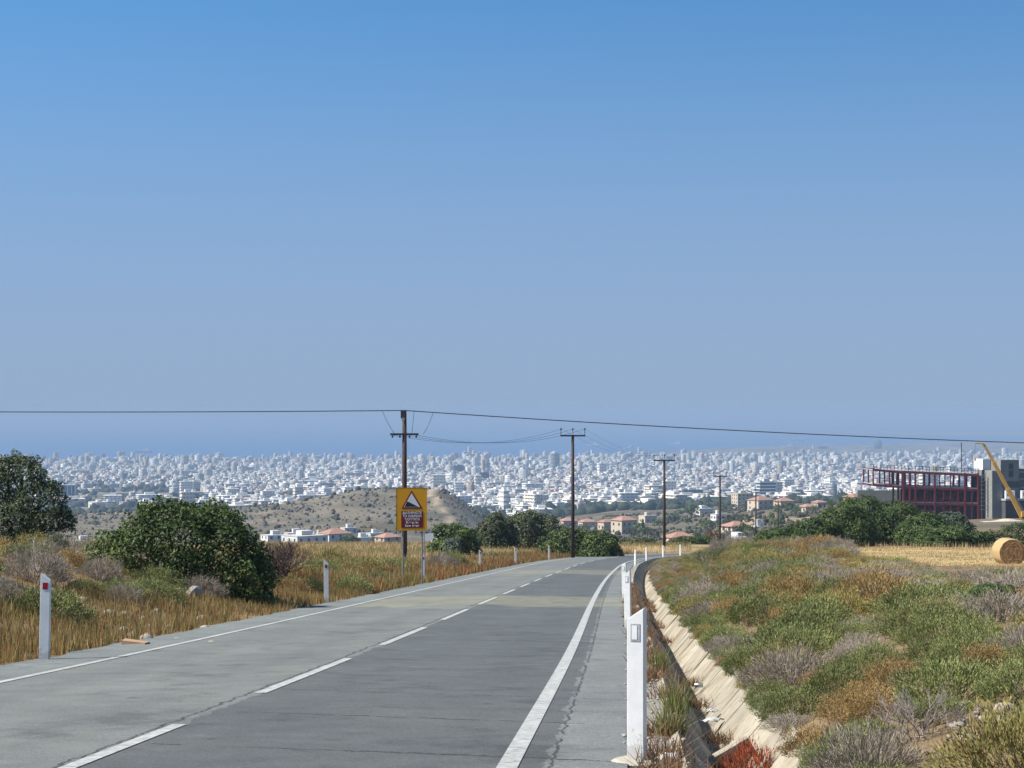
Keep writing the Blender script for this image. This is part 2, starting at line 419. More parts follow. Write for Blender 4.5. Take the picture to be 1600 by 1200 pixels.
def far_z(X, Y):
    Y = np.maximum(Y, 1.0); px = np.clip(800 + F * X / Y, -1400, 3100); d = Y
    i = np.clip(np.searchsorted(PXC, px) - 1, 0, len(PXC) - 2); u = np.clip((px - PXC[i]) / (PXC[i + 1] - PXC[i]), 0, 1); u = u * u * (3 - 2 * u)
    ld = np.log(np.clip(d, DR[0], DR[-1])); LD = np.log(DR)
    j = np.clip(np.searchsorted(LD, ld) - 1, 0, len(DR) - 2); v = (ld - LD[j]) / (LD[j + 1] - LD[j])
    yy = (YT[i, j] * (1 - u) + YT[i + 1, j] * u) * (1 - v) + (YT[i, j + 1] * (1 - u) + YT[i + 1, j + 1] * u) * v
    ridge = np.interp(px, RPX, RY)
    up = np.clip(842 - ridge, 0, None)
    z = -(yy - EYE) / F * d
    rz = -(ridge - EYE) / F * 1300.0
    wgt = np.exp(-((d - 1300) / 190.0) ** 2) * (up > 0)
    hill = np.maximum(rz - (-(842 - EYE) / F * 1300.0), 0)
    z = z + hill * wgt + fnoise(X, Y, 120, 8) * np.clip((d - 300) / 500, 0, 1) * 2.2 * (d < 2400)
    # the plain ends at the shore; a low salt-flat peninsula lies beyond on the far side of the bay
    shore = np.interp(px, CPX, CDD) + fnoise(X, Y, 900, 4) * 330
    z = np.where(d > 6000, np.maximum(z, SEA_Z + 2.2), z)
    land = 1 - sstep(d, shore - 40, shore + 40)
    p0 = 12600 + 3000 * (1 - sstep(px, 960, 1650)) + fnoise(X, Y, 900, 6) * 500
    pen = (px > 960) * sstep(d, p0, p0 + 200) * (1 - sstep(d, 15600, 15900))
    land = np.maximum(land, pen)
    return z * land + (SEA_Z - 8) * (1 - land)
def height(X, Y):
    X = np.asarray(X, float); Y = np.asarray(Y, float)
    zn = np.zeros_like(X); m = Y < 262
    if m.any():
        s = lateral(X[m], Y[m]); zn[m] = zb(Y[m]) + near_offset(s, X[m], Y[m])
    zf = far_z(X, np.maximum(Y, 200))
    k = sstep(Y, 196, 255)
    return zn * (1 - k) + zf * k
def hz(x, y): return float(height(np.array([x]), np.array([y]))[0])
def at(px, d):
    """ground point below picture column px at distance d"""
    x = (px - 800) / F * d; return (x, d, hz(x, d))
def zy(y, d): return -(y - EYE) / F * d
def xp(px, d): return (px - 800) / F * d

# ------------------------------------------------------------------ ground sheet
rows = [-30.0]
while rows[-1] < 19000: rows.append(rows[-1] + .3 + .0105 * max(rows[-1] + 5, 0))
rows = np.array(rows)
sn = np.r_[np.arange(0, 4.3, .8), [4.45, 4.7, 5.1, 5.5], np.arange(6, 12.1, .5)]
sr = np.r_[np.arange(0, 3.7, .9), [3.89, 3.92, 4.4, 4.89, 5.16, 5.4], np.arange(6, 12.1, .4)]
tt = np.r_[np.arange(.004, .42, .0042), np.geomspace(.43, 2.0, 22)]
xc = np.interp(rows, PATH[:, 1], PATH[:, 0]); xc = np.where(rows > 176, np.interp(176, PATH[:, 1], PATH[:, 0]) + (rows - 176) * .12, xc)
S = np.r_[-sn[::-1][:-1], sr]
cols = []
for y_, x_ in zip(rows, xc):
    out = 12 + tt * (max(y_, 0) + 30)
    cols.append(np.r_[x_ - out[::-1], x_ + S, x_ + out])
GX = np.array(cols); GY = np.repeat(rows[:, None], GX.shape[1], 1)
GZ = height(GX, GY)
nr, nc = GX.shape
# base colours of soil, field, scrub hill and town by where they lie
px_ = 800 + F * GX / np.maximum(GY, 1)
gs = np.full(GX.shape, 50.0); mk = GY < 262; gs[mk] = lateral(GX[mk], GY[mk])
colr = np.zeros(GX.shape + (3,)); colr[:] = (.26, .19, .115)
nz = fnoise(GX, GY, 14, 2)[..., None]
rust = np.array((.23, .135, .07)); straw = np.array((.44, .33, .17)); scrub = np.array((.132, .114, .088)); hay = np.array((.56, .42, .21))
L = ((gs < -4.4) & (GY < 262))[..., None]; colr = np.where(L, rust * (1 - .5 * (nz + 1) / 2) + straw * .5 * (nz + 1) / 2, colr)
fld = ((gs < -7) & (GY > 62) & (GY < 300))[..., None]; colr = np.where(fld, straw * .85 + .06 * nz, colr)
def in_hay(x, y):
    p = 800 + F * x / np.maximum(y, 1); return (p > 1316 + fnoise(x, y, 6, 6) * 14) & (y > 86 + (1600 - p) * .055 + fnoise(x, y, 5, 7) * 2) & (y < 133) & (x < 75)
colr = np.where(in_hay(GX, GY)[..., None], hay, colr)
far = sstep(GY, 255, 420)[..., None]
n2 = fnoise(GX, GY, 60, 12)[..., None]; n3 = fnoise(GX, GY, 24, 14)[..., None]
hillc = np.clip(scrub * 1.2 + n2 * .05 + n3 * .05, .04, 1) * np.array((1.0, 1, .95))
n4 = fnoise(GX, GY, 21, 16)[..., None]; hillc = np.where((n4 + .35 * n2) > .5, np.array((.24, .195, .145)), hillc)
colr = colr * (1 - far) + hillc * far
# bare crest and the dirt track on the knoll
hd = np.abs(GY - 1300)
crest = ((GY > 1285) & (hd < 50) & (px_ > 545) & (px_ < 700) & (n3[..., 0] > -.1))[..., None]; colr = np.where(crest, (.42, .31, .20), colr)
trk = ((GY > 1090) & (GY < 1330) & (np.abs(px_ - (676 + (1300 - GY) * .13 + 9 * np.sin(GY / 34))) < 6))[..., None]; colr = np.where(trk, (.50, .40, .28), colr)
trl = ((np.abs(GY - 1300 - 18 * np.sin(px_ / 45)) < 11) & (n3[..., 0] > -.15) & (px_ > 90) & (px_ < 520))[..., None]; colr = np.where(trl, (.46, .36, .25), colr)
rdg = ((GY > 590) & (GY < 900) & (px_ > 1010) & (fnoise(GX, GY, 45, 21) > -.05))[..., None]; colr = np.where(rdg, (.37, .29, .19), colr)
town = sstep(GY, 1700, 2300)[..., None]
townc = np.clip(np.array((.24, .215, .185)) + n2 * .07, .05, 1); townc = np.where(n3 > .22, (.07, .085, .06), townc)
colr = colr * (1 - town) + townc * town
salt = ((GY > 11500))[..., None]; colr = np.where(salt, (.22, .21, .18), colr)
idx = np.arange(nr * nc).reshape(nr, nc)
fq = np.stack([idx[:-1, :-1], idx[:-1, 1:], idx[1:, 1:], idx[1:, :-1]], -1).reshape(-1, 4)
g = link('ground', mesh(np.stack([GX, GY, GZ], -1).reshape(-1, 3), fq, GROUND, 'ground', True, colr.reshape(-1, 3)))
tag(g, 'dry hillside falling to the town plain and the shore', 'ground', kind='structure')

# sea
def seamat():
    m, t, b = newmat('sea'); g_ = N(t, 'ShaderNodeNewGeometry')
    b.inputs['Base Color'].default_value = (.018, .095, .235, 1); b.inputs['Roughness'].default_value = .32
    b.inputs['Specular IOR Level'].default_value = .4
    n = noise(t, .02, 6, .6, g_.outputs['Position']); bp = N(t, 'ShaderNodeBump'); bp.inputs['Strength'].default_value = .5; bp.inputs['Distance'].default_value = 4
    t.links.new(n.outputs[0], bp.inputs['Height']); t.links.new(bp.outputs[0], b.inputs['Normal'])
    return m
xs = np.linspace(-40000, 40000, 9); ys = np.array([5200, 9000, 16000, 30000, 50000, 68000.])
sxx, syy = np.meshgrid(xs, ys); si = np.arange(sxx.size).reshape(sxx.shape)
tag(link('sea', mesh(np.stack([sxx, syy, np.full_like(sxx, SEA_Z)], -1).reshape(-1, 3),
         np.stack([si[:-1, :-1], si[:-1, 1:], si[1:, 1:], si[1:, :-1]], -1).reshape(-1, 4), seamat(), 'sea')),
    'calm blue sea beyond the town', 'sea', kind='structure')

# ------------------------------------------------------------------ road
rng = np.random.default_rng(4)
av = np.r_[np.arange(-25, 60, .6), np.arange(60, 215, 1.2)]
us = np.array([-4.5, -4.2, -3.6, -3.38, -2.4, -1.2, 0, 1.2, 2.2, 2.92, 3.2, 3.6, 3.80])
def strip(av, us, dz, ragged=None):
    P = []; UV = []
    for a in av:
        u_ = us.copy()
        if ragged:
            u_[0] += ragged * float(vnoise(a, 3, .9, 5) + .6 * vnoise(a, 1, .3, 6)); u_[-1] += ragged * .8 * float(vnoise(a, 7, .8, 8) + .6 * vnoise(a, 5, .27, 9))
        x, y = road_at(np.full(len(u_), a), u_)
        crown = -.015 * np.abs(u_) if dz is not None else 0
        P.append(np.stack([x, y, zb(y) + crown + dz], -1)); UV.append(np.stack([u_, np.full(len(u_), a)], -1))
    P = np.array(P); n, k = P.shape[:2]; ii = np.arange(n * k).reshape(n, k)
    return P.reshape(-1, 3), np.stack([ii[:-1, :-1], ii[:-1, 1:], ii[1:, 1:], ii[1:, :-1]], -1).reshape(-1, 4), np.array(UV).reshape(-1, 2)
v_, f_, uv_ = strip(av, us, 0.0, .13)
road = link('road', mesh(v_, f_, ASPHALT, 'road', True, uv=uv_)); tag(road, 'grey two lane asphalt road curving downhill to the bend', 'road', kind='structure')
def line_piece(name, a0, a1, u0, u1, step=.8):
    aa = np.linspace(a0, a1, max(2, int((a1 - a0) / step) + 1))
    v_, f_, uv_ = strip(aa, np.array([u0, u1]), .006)
    return link(name, mesh(v_, f_, PAINT, name, uv=uv_), road)
line_piece('edge_line', -25, 213, 2.85, 2.995); line_piece('edge_line', -25, 213, -3.45, -3.33)
a = 8.6
k = 0
for a0, a1 in [(0.0, 5.2), (9.0, 15.0), (18.3, 24.1), (27.4, 33.6), (37.0, 43.2), (46.8, 53.3), (56.7, 62.4), (66, 71.5), (75.5, 81), (85, 91), (95, 101), (105, 112), (116, 122), (126, 132), (136, 142), (146, 152), (156, 162), (166, 172)]:
    line_piece('centre_dash', a0, a1, -.045, .075)
# rubbly margin between chippings and channel
v_, f_, uv_ = strip(np.arange(-25, 200, .5), np.array([3.66, 3.80, 4.0, 4.15]), -.030)
v_ = v_ + np.c_[np.zeros((len(v_), 2)), rng.normal(0, .012, len(v_))]
link('gravel_margin', mesh(v_, f_, plain('margin', (.36, .33, .28), (.22, .20, .17), 14, .95, bump=.6, bscale=50), 'gravel_margin'), road)

# concrete drainage channel: each cast panel is a piece
chan = empty('drainage_channel', (*road_at(14, 4.7), 0)); chan.location.z = float(zb(14)) - .6
tag(chan, 'pale concrete drainage channel running beside the right shoulder', 'drainage channel')
def channelmat():
    m, t, b = newmat('channel_concrete'); g_ = N(t, 'ShaderNodeNewGeometry'); P_ = g_.outputs['Position']
    n1 = noise(t, 2.4, 8, .65, P_); n2 = noise(t, .7, 5, .6, P_); n3 = noise(t, 14, 6, .8, P_)
    c = ramp(t, n1.outputs[0], [(.30, (.20, .17, .13)), (.46, (.31, .275, .215)), (.68, (.37, .335, .27))]).outputs[0]
    c = mixc(t, 1.0, c, ramp(t, n2.outputs[0], [(.36, (.66, .60, .52)), (.52, (1, 1, 1)), (.7, (1.06, 1.05, 1.03))]).outputs[0], 'MULTIPLY')
    c = mixc(t, 1.0, c, ramp(t, n3.outputs[0], [(.3, (.74, .72, .70)), (.5, (1, 1, 1)), (.75, (1.1, 1.1, 1.1))]).outputs[0], 'MULTIPLY')
    oi = N(t, 'ShaderNodeObjectInfo'); c = mixc(t, 1.0, c, ramp(t, oi.outputs['Random'], [(0, (.86, .86, .86)), (1, (1.08, 1.07, 1.05))]).outputs[0], 'MULTIPLY')
    t.links.new(c, b.inputs['Base Color']); b.inputs['Roughness'].default_value = .92; b.inputs['Specular IOR Level'].default_value = .15
    bp = N(t, 'ShaderNodeBump'); bp.inputs['Strength'].default_value = .4; bp.inputs['Distance'].default_value = .02; t.links.new(n3.outputs[0], bp.inputs['Height']); t.links.new(bp.outputs[0], b.inputs['Normal'])
    return m
CONCP = channelmat()
def panel(name, a0, a1, prof, th=.09):
    """prof: two (s, dz) points; a thin slab between arc lengths a0 and a1"""
    (s0, z0), (s1, z1) = prof
    nx, nz_ = z1 - z0, -(s1 - s0); l = math.hypot(nx, nz_); nx, nz_ = nx / l * th, nz_ / l * th
    if nz_ > 0: nx, nz_ = -nx, -nz_
    P = []
    for a in (a0, a1):
        for s, z in ((s0, z0), (s1, z1), (s1 + nx, z1 + nz_), (s0 + nx, z0 + nz_)):
            x, y = road_at(a, s); P.append((float(x), float(y), float(zb(y)) + z))
    o = link(name, mesh(P, [(0, 1, 5, 4), (1, 2, 6, 5), (2, 3, 7, 6), (3, 0, 4, 7), (0, 3, 2, 1), (4, 5, 6, 7)], CONCP, name), chan)
    o.matrix_parent_inverse = chan.matrix_world.inverted() if False else Matrix.Translation(-chan.location)
    return o
aa = 4.0
while aa < 178:
    ln = 1.25 if aa < 60 else 2.6
    j = rng.normal(0, .006)
    panel('wall_panel', aa + .008, aa + ln - .008, ((4.16, -.02 + j), (4.60, -.60)))
    panel('slope_panel', aa + .008, aa + ln - .008, ((4.72, -.60), (5.17 + rng.normal(0, .012), -.07 + rng.normal(0, .008))))
    aa += ln
v_, f_, _ = strip(np.arange(3, 180, 1.0), np.array([4.56, 4.66, 4.76]), -.53)
o = link('channel_floor', mesh(v_, f_, plain('silt', (.30, .22, .14), (.20, .15, .10), 6, .95, bump=.5), 'channel_floor'), chan); o.matrix_parent_inverse = Matrix.Translation(-chan.location)
# check blocks across the channel bottom
for a_, s_ in ((16.6, 4.68),):
    x, y = road_at(a_, s_); z = float(zb(y))
    b = MB(); b.box(-.26, .26, -.06, .06, -.04, .16); o = b.build('check_block', CONCP); o.location = (float(x), float(y), z - .58); o.rotation_euler = (0, R(-28), R(10))
    o.location.z = z - .50; tag(o, 'loose concrete block lying across the channel bottom', 'concrete block')

# ------------------------------------------------------------------ marker posts
def post_mesh():
    m = MB(); wd, dp, h = .125, .10, 1.1
    m.add([(-wd / 2, -dp / 2, -.15), (wd / 2, -dp / 2, -.15), (wd / 2, dp / 2, -.15), (-wd / 2, dp / 2, -.15),
           (-wd / 2, -dp / 2, h - .085), (wd / 2, -dp / 2, h), (wd / 2, dp / 2, h), (-wd / 2, dp / 2, h - .085)],
          [(0, 3, 2, 1), (4, 5, 6, 7), (0, 1, 5, 4), (1, 2, 6, 5), (2, 3, 7, 6), (3, 0, 4, 7)])
    me = m.me(POSTM, 'post'); bm = bmesh.new(); bm.from_mesh(me)
    bmesh.ops.bevel(bm, geom=[e for e in bm.edges], offset=.006, segments=2, affect='EDGES'); bm.to_mesh(me); bm.free(); return me
PM = post_mesh()
def mirror_mesh(me):
    m2 = me.copy(); co = np.zeros(len(m2.vertices) * 3, np.float32); m2.vertices.foreach_get('co', co); co = co.reshape(-1, 3); co[:, 0] *= -1
    m2.vertices.foreach_set('co', co.ravel()); m2.flip_normals(); return m2
PML = mirror_mesh(PM)
RM = MB().box(-.033, .033, -.054, -.0505, .90, .985).me(REDREFL)
WM = MB().box(-.034, .034, -.054, -.0505, .86, .985).me(PALEREFL)
WM2 = MB().box(-.024, .014, -.0565, -.0542, .872, .972).me(WHITEPAINT)
def ground_or_road(x, y): return float(zb(y)) - .07
POST_L = [(69, 25.0), (510, 50.4), (661, 77), (750, 108), (806, 128), (858, 150), (913, 167)]
POST_R = [(988.5, 12.85, 240), (979, 35, 0), (982.5, 52, 0), (992.5, 78, 0), (1010, 108, 0), (1036, 134, 0), (1063, 160, 0)]
lab_l = ['white marker post with red reflector beside the cardboard on the left verge', 'white marker post with red reflector in front of the dark leafy bush',
         'white marker post with red reflector at the foot of the yellow warning sign', 'white marker post just past the warning sign on the left verge',
         'fourth small white post from the warning sign along the left verge', 'white post left of the last one before the green bush on the outer verge',
         'last small white post on the outer verge before the green bush']
for (px, d), lb in zip(POST_L, lab_l):
    x = xp(px, d); y = d; s = float(lateral(np.array([x]), np.array([y]))[0])
    if s > -4.36:                         # keep it just off the tarmac
        x -= (s + 4.40) ; s = -4.40
    o = link('marker_post', PML, None, (x, y, float(zb(y)) - .09), R(6)); o.scale = (1.08, 1.08, 1.11); o.rotation_euler = (R(rng.normal(0, .8)), R(rng.normal(0, 1.2)), R(6)); tag(o, lb, 'marker post', 'marker posts along the road')
    link('reflector', RM, o)
lab_r = ['large nearest white marker post standing beside the drainage channel', 'second white marker post up the right shoulder, half behind the nearest post',
         'third white marker post on the inner shoulder, overlapped by the second', 'white marker post where the channel wall begins to curve',
         'white marker post above the start of the curved channel wall', 'white marker post at the middle of the curved channel wall', 'farthest white marker post on the inside of the bend beside the scrub']
AQ = np.linspace(60, 190, 1300); QX, QY = road_at(AQ, np.full(len(AQ), 3.95)); QP = 800 + F * QX / QY
for (px, d, _), lb in zip(POST_R, lab_r):
    if d < 60: x = xp(px, d); y = d; s = float(lateral(np.array([x]), np.array([y]))[0]); x += (3.82 - s)
    else:
        k = int(np.argmin(np.abs(QP - px))); x, y = float(QX[k]), float(QY[k])
    o = link('marker_post', PM, None, (x, y, float(zb(y)) - .05), R(-17 if d < 60 else -30)); o.rotation_euler = (R(rng.normal(0, .6)), R(rng.normal(0, .9)), o.rotation_euler[2]); tag(o, lb, 'marker post', 'marker posts along the road')
    q = link('reflector', WM, o); link('reflector_face', WM2, q)
x, y = road_at(181, -5.0)
o = link('marker_post', PML, None, (float(x) - 1.2, float(y), float(zb(y)) - .1)); tag(o, 'lone white post across the bend, between two power poles', 'marker post', 'marker posts along the road')

# ------------------------------------------------------------------ warning sign
YEL = plain('sign_yellow', (.78, .36, .008), (.70, .32, .008), 3, .45)
MAROON = plain('sign_maroon', (.20, .006, .018), (.17, .006, .016), 4, .45)
SIGNWHITE = plain('sign_white', (.75, .77, .78), (.68, .70, .72), 4, .4)
SIGNBLACK = plain('sign_black', (.012, .012, .016), (.02, .02, .025), 4, .5)
SIGNRED = plain('sign_red', (.26, .012, .012), (.22, .012, .012), 4, .45)
D = 73.5; sx0, sx1 = xp(619.5, D), xp(666.5, D); sz0, sz1 = zy(828.5, D), zy(762.5, D); W_, H_ = sx1 - sx0, sz1 - sz0
sg = empty('warning_sign', ((sx0 + sx1) / 2, D, hz(0 * 1 + (sx0 + sx1) / 2, D)), R(3)); tag(sg, 'yellow steep hill warning sign with maroon text panel on two posts', 'road sign')
base_z = sg.location.z; lz0, lz1 = sz0 - base_z, sz1 - base_z
def flat(name, pts, y, mat, parent, th=.004):
    n = len(pts); vs = [(p[0], y, p[1]) for p in pts] + [(p[0], y + th, p[1]) for p in pts]
    fs = [tuple(range(n)), tuple(range(2 * n - 1, n - 1, -1))] + [((i + 1) % n, i, n + i, n + (i + 1) % n) for i in range(n)]
    return link(name, mesh(vs, fs, mat, name), parent)
m_ = MB(); m_.box(-W_ / 2, W_ / 2, -.015, .015, lz0, lz1); m_.build('plate', YEL, sg)
bz = MB()
for (x0, x1, z0, z1) in ((-W_ / 2 - .012, -W_ / 2, lz0 - .012, lz1 + .012), (W_ / 2, W_ / 2 + .012, lz0 - .012, lz1 + .012), (-W_ / 2, W_ / 2, lz0 - .012, lz0), (-W_ / 2, W_ / 2, lz1, lz1 + .012)):
    bz.box(x0, x1, -.02, .02, z0, z1)
bz.build('rim', plain('sign_rim', (.45, .20, .01), (.35, .16, .01), 5, .5), sg)
def sp(px, py): return ((px - 643) / F * D, zy(py, D) - base_z)
tri = [sp(643, 766.2), sp(627.3, 794.5), sp(660, 794.5)]
def inset(T, k):
    c = (sum(p[0] for p in T) / 3, sum(p[1] for p in T) / 3); return [(c[0] + (p[0] - c[0]) * k, c[1] + (p[1] - c[1]) * k) for p in T]
def ccw(T): return T
tp = flat('triangle_border', tri, -.024, SIGNRED, sg)
wt = inset(tri, .78); flat('triangle_face', wt, -.029, SIGNWHITE, tp)
wl, wr_, wtop = wt[1], wt[2], wt[0]
e1 = (wl[0] + (wtop[0] - wl[0]) * .42, wl[1] + (wtop[1] - wl[1]) * .42)
flat('hill_wedge', [(e1[0] + .012, e1[1]), (wl[0] + .03, wl[1] + .02), (wr_[0] - .08, wr_[1] + .02)], -.034, SIGNBLACK, tp)
p0, p1 = sp(627, 798.5), sp(661, 824.5)
tpn = flat('text_panel', [(p0[0], p0[1]), (p0[0], p1[1]), (p1[0], p1[1]), (p1[0], p0[1])], -.024, MAROON, sg)
def text(body, cx, cz, size, mat, parent, y, width=None):
    cu = bpy.data.curves.new('text', 'FONT'); cu.body = body; cu.size = size; cu.align_x = 'CENTER'; cu.align_y = 'CENTER'; cu.extrude = .001; cu.offset = .004
    o = bpy.data.objects.new('tmp', cu); COL.objects.link(o)
    bpy.context.view_layer.update()
    me = bpy.data.meshes.new_from_object(o.evaluated_get(bpy.context.evaluated_depsgraph_get())); bpy.data.objects.remove(o)
    me.materials.clear(); me.materials.append(mat)
    q = link('lettering', me, parent, (cx, y, cz)); q.rotation_euler = (R(90), 0, 0)
    if width:
        xs_ = [v.co.x for v in me.vertices]
        if xs_ and max(xs_) > min(xs_): q.scale.x = width / (max(xs_) - min(xs_))
    return q
for body, py, wpx, sz in (('ΔΙΑΤΗΡΗΣΤΕ', 801.5, 30, .135), ('ΤΗ ΧΑΜΗΛΗ', 806.5, 29, .135), ('ΤΑΧΥΤΗΤΑ', 811.5, 24, .135), ('Keep in', 816.3, 19, .14), ('low gear', 821.3, 22, .14)):
    c = sp(644, py); text(body, c[0], c[1], sz, SIGNWHITE, tpn, -.027, wpx / F * D)
for px in (629.5, 659.5):
    x = xp(px, D) - sg.location.x; MB().tube([(x, .045, -.3), (x, .045, lz1 - .1)], .032, 10).build('leg', GALV, sg)
# small white arrow board behind
D2 = 77.0; x = xp(664, D2); bse = empty('direction_sign', (x, D2, hz(x, D2))); tag(bse, 'small white pointed direction board beside the warning sign leg', 'road sign')
zt = zy(834, D2) - bse.location.z; zl = zy(845, D2) - bse.location.z
flat('board', [(0, zt), (0, zl), (.28, zl), (.38, zl + .12), (.36, zt + .03)], 0, SIGNWHITE, bse, .012)
MB().tube([(-.02, .03, -.2), (-.02, .03, zt + .05)], .025, 8).build('leg', GALV, bse)

# ------------------------------------------------------------------ power poles and cables
poles = []
def power_pole(px, d, ytop, label, arm=None, armz=.25, pins=True, r0=.17):
    x, y, z = at(px, d); top = zy(ytop, d); h = top - z
    e = empty('power_pole', (x, y, z)); tag(e, label, 'power pole', 'wooden power poles')
    MB().tube([(0, 0, -.5), (0, 0, h * .5), (0, 0, h)], [r0, r0 * .88, r0 * .72], 12).build('pole', WOODPOLE, e, smooth=True)
    if arm:
        ca = MB().box(-arm, arm, -.19, -.08, h - armz - .07, h - armz + .07).build('crossarm', DARKMETAL, e)
        if pins:
            for sx in (-arm + .06, 0, arm - .06):
                p = MB(); p.tube([(sx, -.13, h - armz + (.05 if sx else .2)), (sx, -.13, h - armz + .62)], .03, 6); p.lathe([(.05, h - armz + .5), (.075, h - armz + .56), (.05, h - armz + .66), (.03, h - armz + .70)], 8, (sx, -.13))
                p.build('insulator', DARKMETAL, e)
    poles.append((x, y, z, h)); return e
P1 = power_pole(632, 121, 641, 'tall dark wooden pole carrying the crossing cable behind the yellow sign', .95, 1.62, False, .19)
h1 = poles[0][3]
MB().box(-.24, .08, -.30, -.18, h1 - .55, h1 - .03).build('junction_box', DARKMETAL, P1)
MB().box(-.17, .03, -.36, -.30, h1 - .70, h1 - .50).build('bracket', GALV, P1)
for sx in (-.8, -.3, .35, .8):
    MB().lathe([(.03, h1 - 1.86), (.065, h1 - 1.82), (.065, h1 - 1.74), (.03, h1 - 1.70)], 8, (sx, -.13)).build('insulator', DARKMETAL, P1)
power_pole(895, 160, 679, 'dark wooden power pole rising in front of the rounded green bush', 1.12, .10)
power_pole(1038, 200, 718, 'wooden power pole beyond the road bend, third from the yellow sign', 1.20, .10)
power_pole(1125, 268, 743, 'wooden power pole above the bend, fourth from the yellow sign', 1.05, .10)
power_pole(1181, 350, 769, 'short looking power pole at the left end of the big green thicket', .9, .10)
power_pole(1216, 440, 784, 'faint farthest power pole just above the thicket', .8, .10)
def sag(a, b, drop, n=24):
    a = np.array(a, float); b = np.array(b, float); t = np.linspace(0, 1, n)[:, None]
    p = a + (b - a) * t; p[:, 2] -= (4 * drop * t * (1 - t))[:, 0]; return [tuple(q) for q in p]
def cable(name, pts, r, label, group=None):
    o = MB().tube(pts, r, 6).build(name, CABLE); tag(o, label, 'cable', group); return o
CABLE = plain('cable', (.035, .035, .04), (.05, .05, .055), 2, .6)
x1, y1, z1, _ = poles[0]; t1 = (x1, y1 - .1, zy(641.3, 121))
lft = (xp(-900, 118), 118, zy(633, 118)); rgt = (xp(2500, 132), 132, zy(707, 132))
cable('overhead_cable', sag(lft, t1, .25), .036, 'thick dark cable crossing the sky left of the sign pole', 'overhead cables')
cable('overhead_cable', sag(t1, rgt, .75, 40), .036, 'thick dark cable descending across the picture right of the sign pole', 'overhead cables')
arm1 = zy(679.5, 121)
cable('dropper_cable', sag((xp(597, 120.5), 120.5, zy(641, 120.5)), (xp(617, 120.8), 120.8, arm1 + .05), .12, 10), .014, 'thin slack jumper wire left of the sign pole')
cable('dropper_cable', sag((xp(647, 121), 121, zy(642.3, 121)), (xp(643.5, 121), 121, arm1), .02, 6), .014, 'thin upright jumper wire close beside the sign pole')
cable('dropper_cable', sag((xp(677, 121.2), 121.2, zy(644.5, 121)), (xp(661, 121), 121, arm1 + .05), .15, 10), .014, 'thin slanting jumper wire right of the sign pole')
for i, sx in enumerate((-.8, 0, .8)):
    a_ = (poles[0][0] + sx, 121, arm1 - .02); b_ = (poles[1][0] + sx * 1.3, 160 - .13, poles[1][2] + poles[1][3] + .5)
    cable('line_conductor', sag(a_, b_, .85), .011, 'thin sagging conductor between the sign pole and the next pole', 'conductors between poles')
for k in range(1, 5):
    for sx in (-1.05, 0, 1.05):
        p, q = poles[k], poles[k + 1]
        cable('line_conductor', sag((p[0] + sx, p[1] - .13, p[2] + p[3] + .55), (q[0] + sx * .9, q[1] - .13, q[2] + q[3] + .5), .9, 14), .006, 'hair thin conductor strung between the poles past the bend', 'conductors past the bend')

# ------------------------------------------------------------------ foliage builders
def leaf_quads(P, Nn, size, width, rng, flat_=.5):
    """small folded rhombic leaves at P, facing roughly Nn"""
    n = len(P)
    r1 = rng.normal(size=(n, 3)); nn = Nn + r1 * flat_; nn /= np.linalg.norm(nn, axis=1)[:, None]
    t = rng.normal(size=(n, 3)); t -= (t * nn).sum(1)[:, None] * nn; t /= np.linalg.norm(t, axis=1)[:, None]
    b = np.cross(nn, t); sz = size * rng.uniform(.6, 1.3, n)[:, None]
    V = np.stack([P - t * sz * .5, P + b * sz * width * .5, P + t * sz * .5, P - b * sz * width * .5], 1).reshape(-1, 3)
    return V, np.arange(4 * n).reshape(n, 4)
def crown_mesh(blobs, n, size, cols, mat, seed, width=.6, tip=.5, depth=.28, lump=.22):
    rng = np.random.default_rng(seed); blobs = np.array(blobs, float)
    ar = (blobs[:, 3] * blobs[:, 4] + blobs[:, 4] * blobs[:, 5] + blobs[:, 3] * blobs[:, 5]); pr = ar / ar.sum()
    k = rng.choice(len(blobs), n, p=pr); u = rng.normal(size=(n, 3)); u /= np.linalg.norm(u, axis=1)[:, None]
    u[:, 2] = np.where(u[:, 2] < -.5, -u[:, 2], u[:, 2])
    c = blobs[k, :3]; r = blobs[k, 3:6]
    lum = 1 + lump * (np.sin(u[:, 0] * 5.1 + k * 2.3) * np.cos(u[:, 1] * 4.7 + k * 1.7) + .6 * np.sin(u[:, 2] * 9 + u[:, 0] * 7 + k))
    rad = (1 - depth * rng.random(n) ** 1.6) * lum; rad = np.where(rng.random(n) < .07, rad * rng.uniform(1.0, 1.22, n), rad)
    P = c + u * r * rad[:, None]
    inside = np.zeros(n, bool)
    for j in range(len(blobs)):
        q = ((P - blobs[j, :3]) / (blobs[j, 3:6] * .72)); inside |= ((q ** 2).sum(1) < 1) & (k != j)
    keep = ~inside & (P[:, 2] > .03); P = P[keep]; u = u[keep]; k = k[keep]
    nn = u / r[keep]; nn /= np.linalg.norm(nn, axis=1)[:, None]; nn[:, 2] += .25
    V, Fq = leaf_quads(P, nn, size, width, rng, tip)
    c0, c1 = np.array(cols[0]), np.array(cols[1]); m = np.clip(rng.normal(.5, .25, len(P)) + .25 * np.sin(k * 2.9), 0, 1)[:, None]
    C = c0 * (1 - m) + c1 * m; C *= rng.uniform(.75, 1.2, (len(P), 1))
    return mesh(V, Fq, mat, 'foliage', False, np.repeat(C, 4, 0))
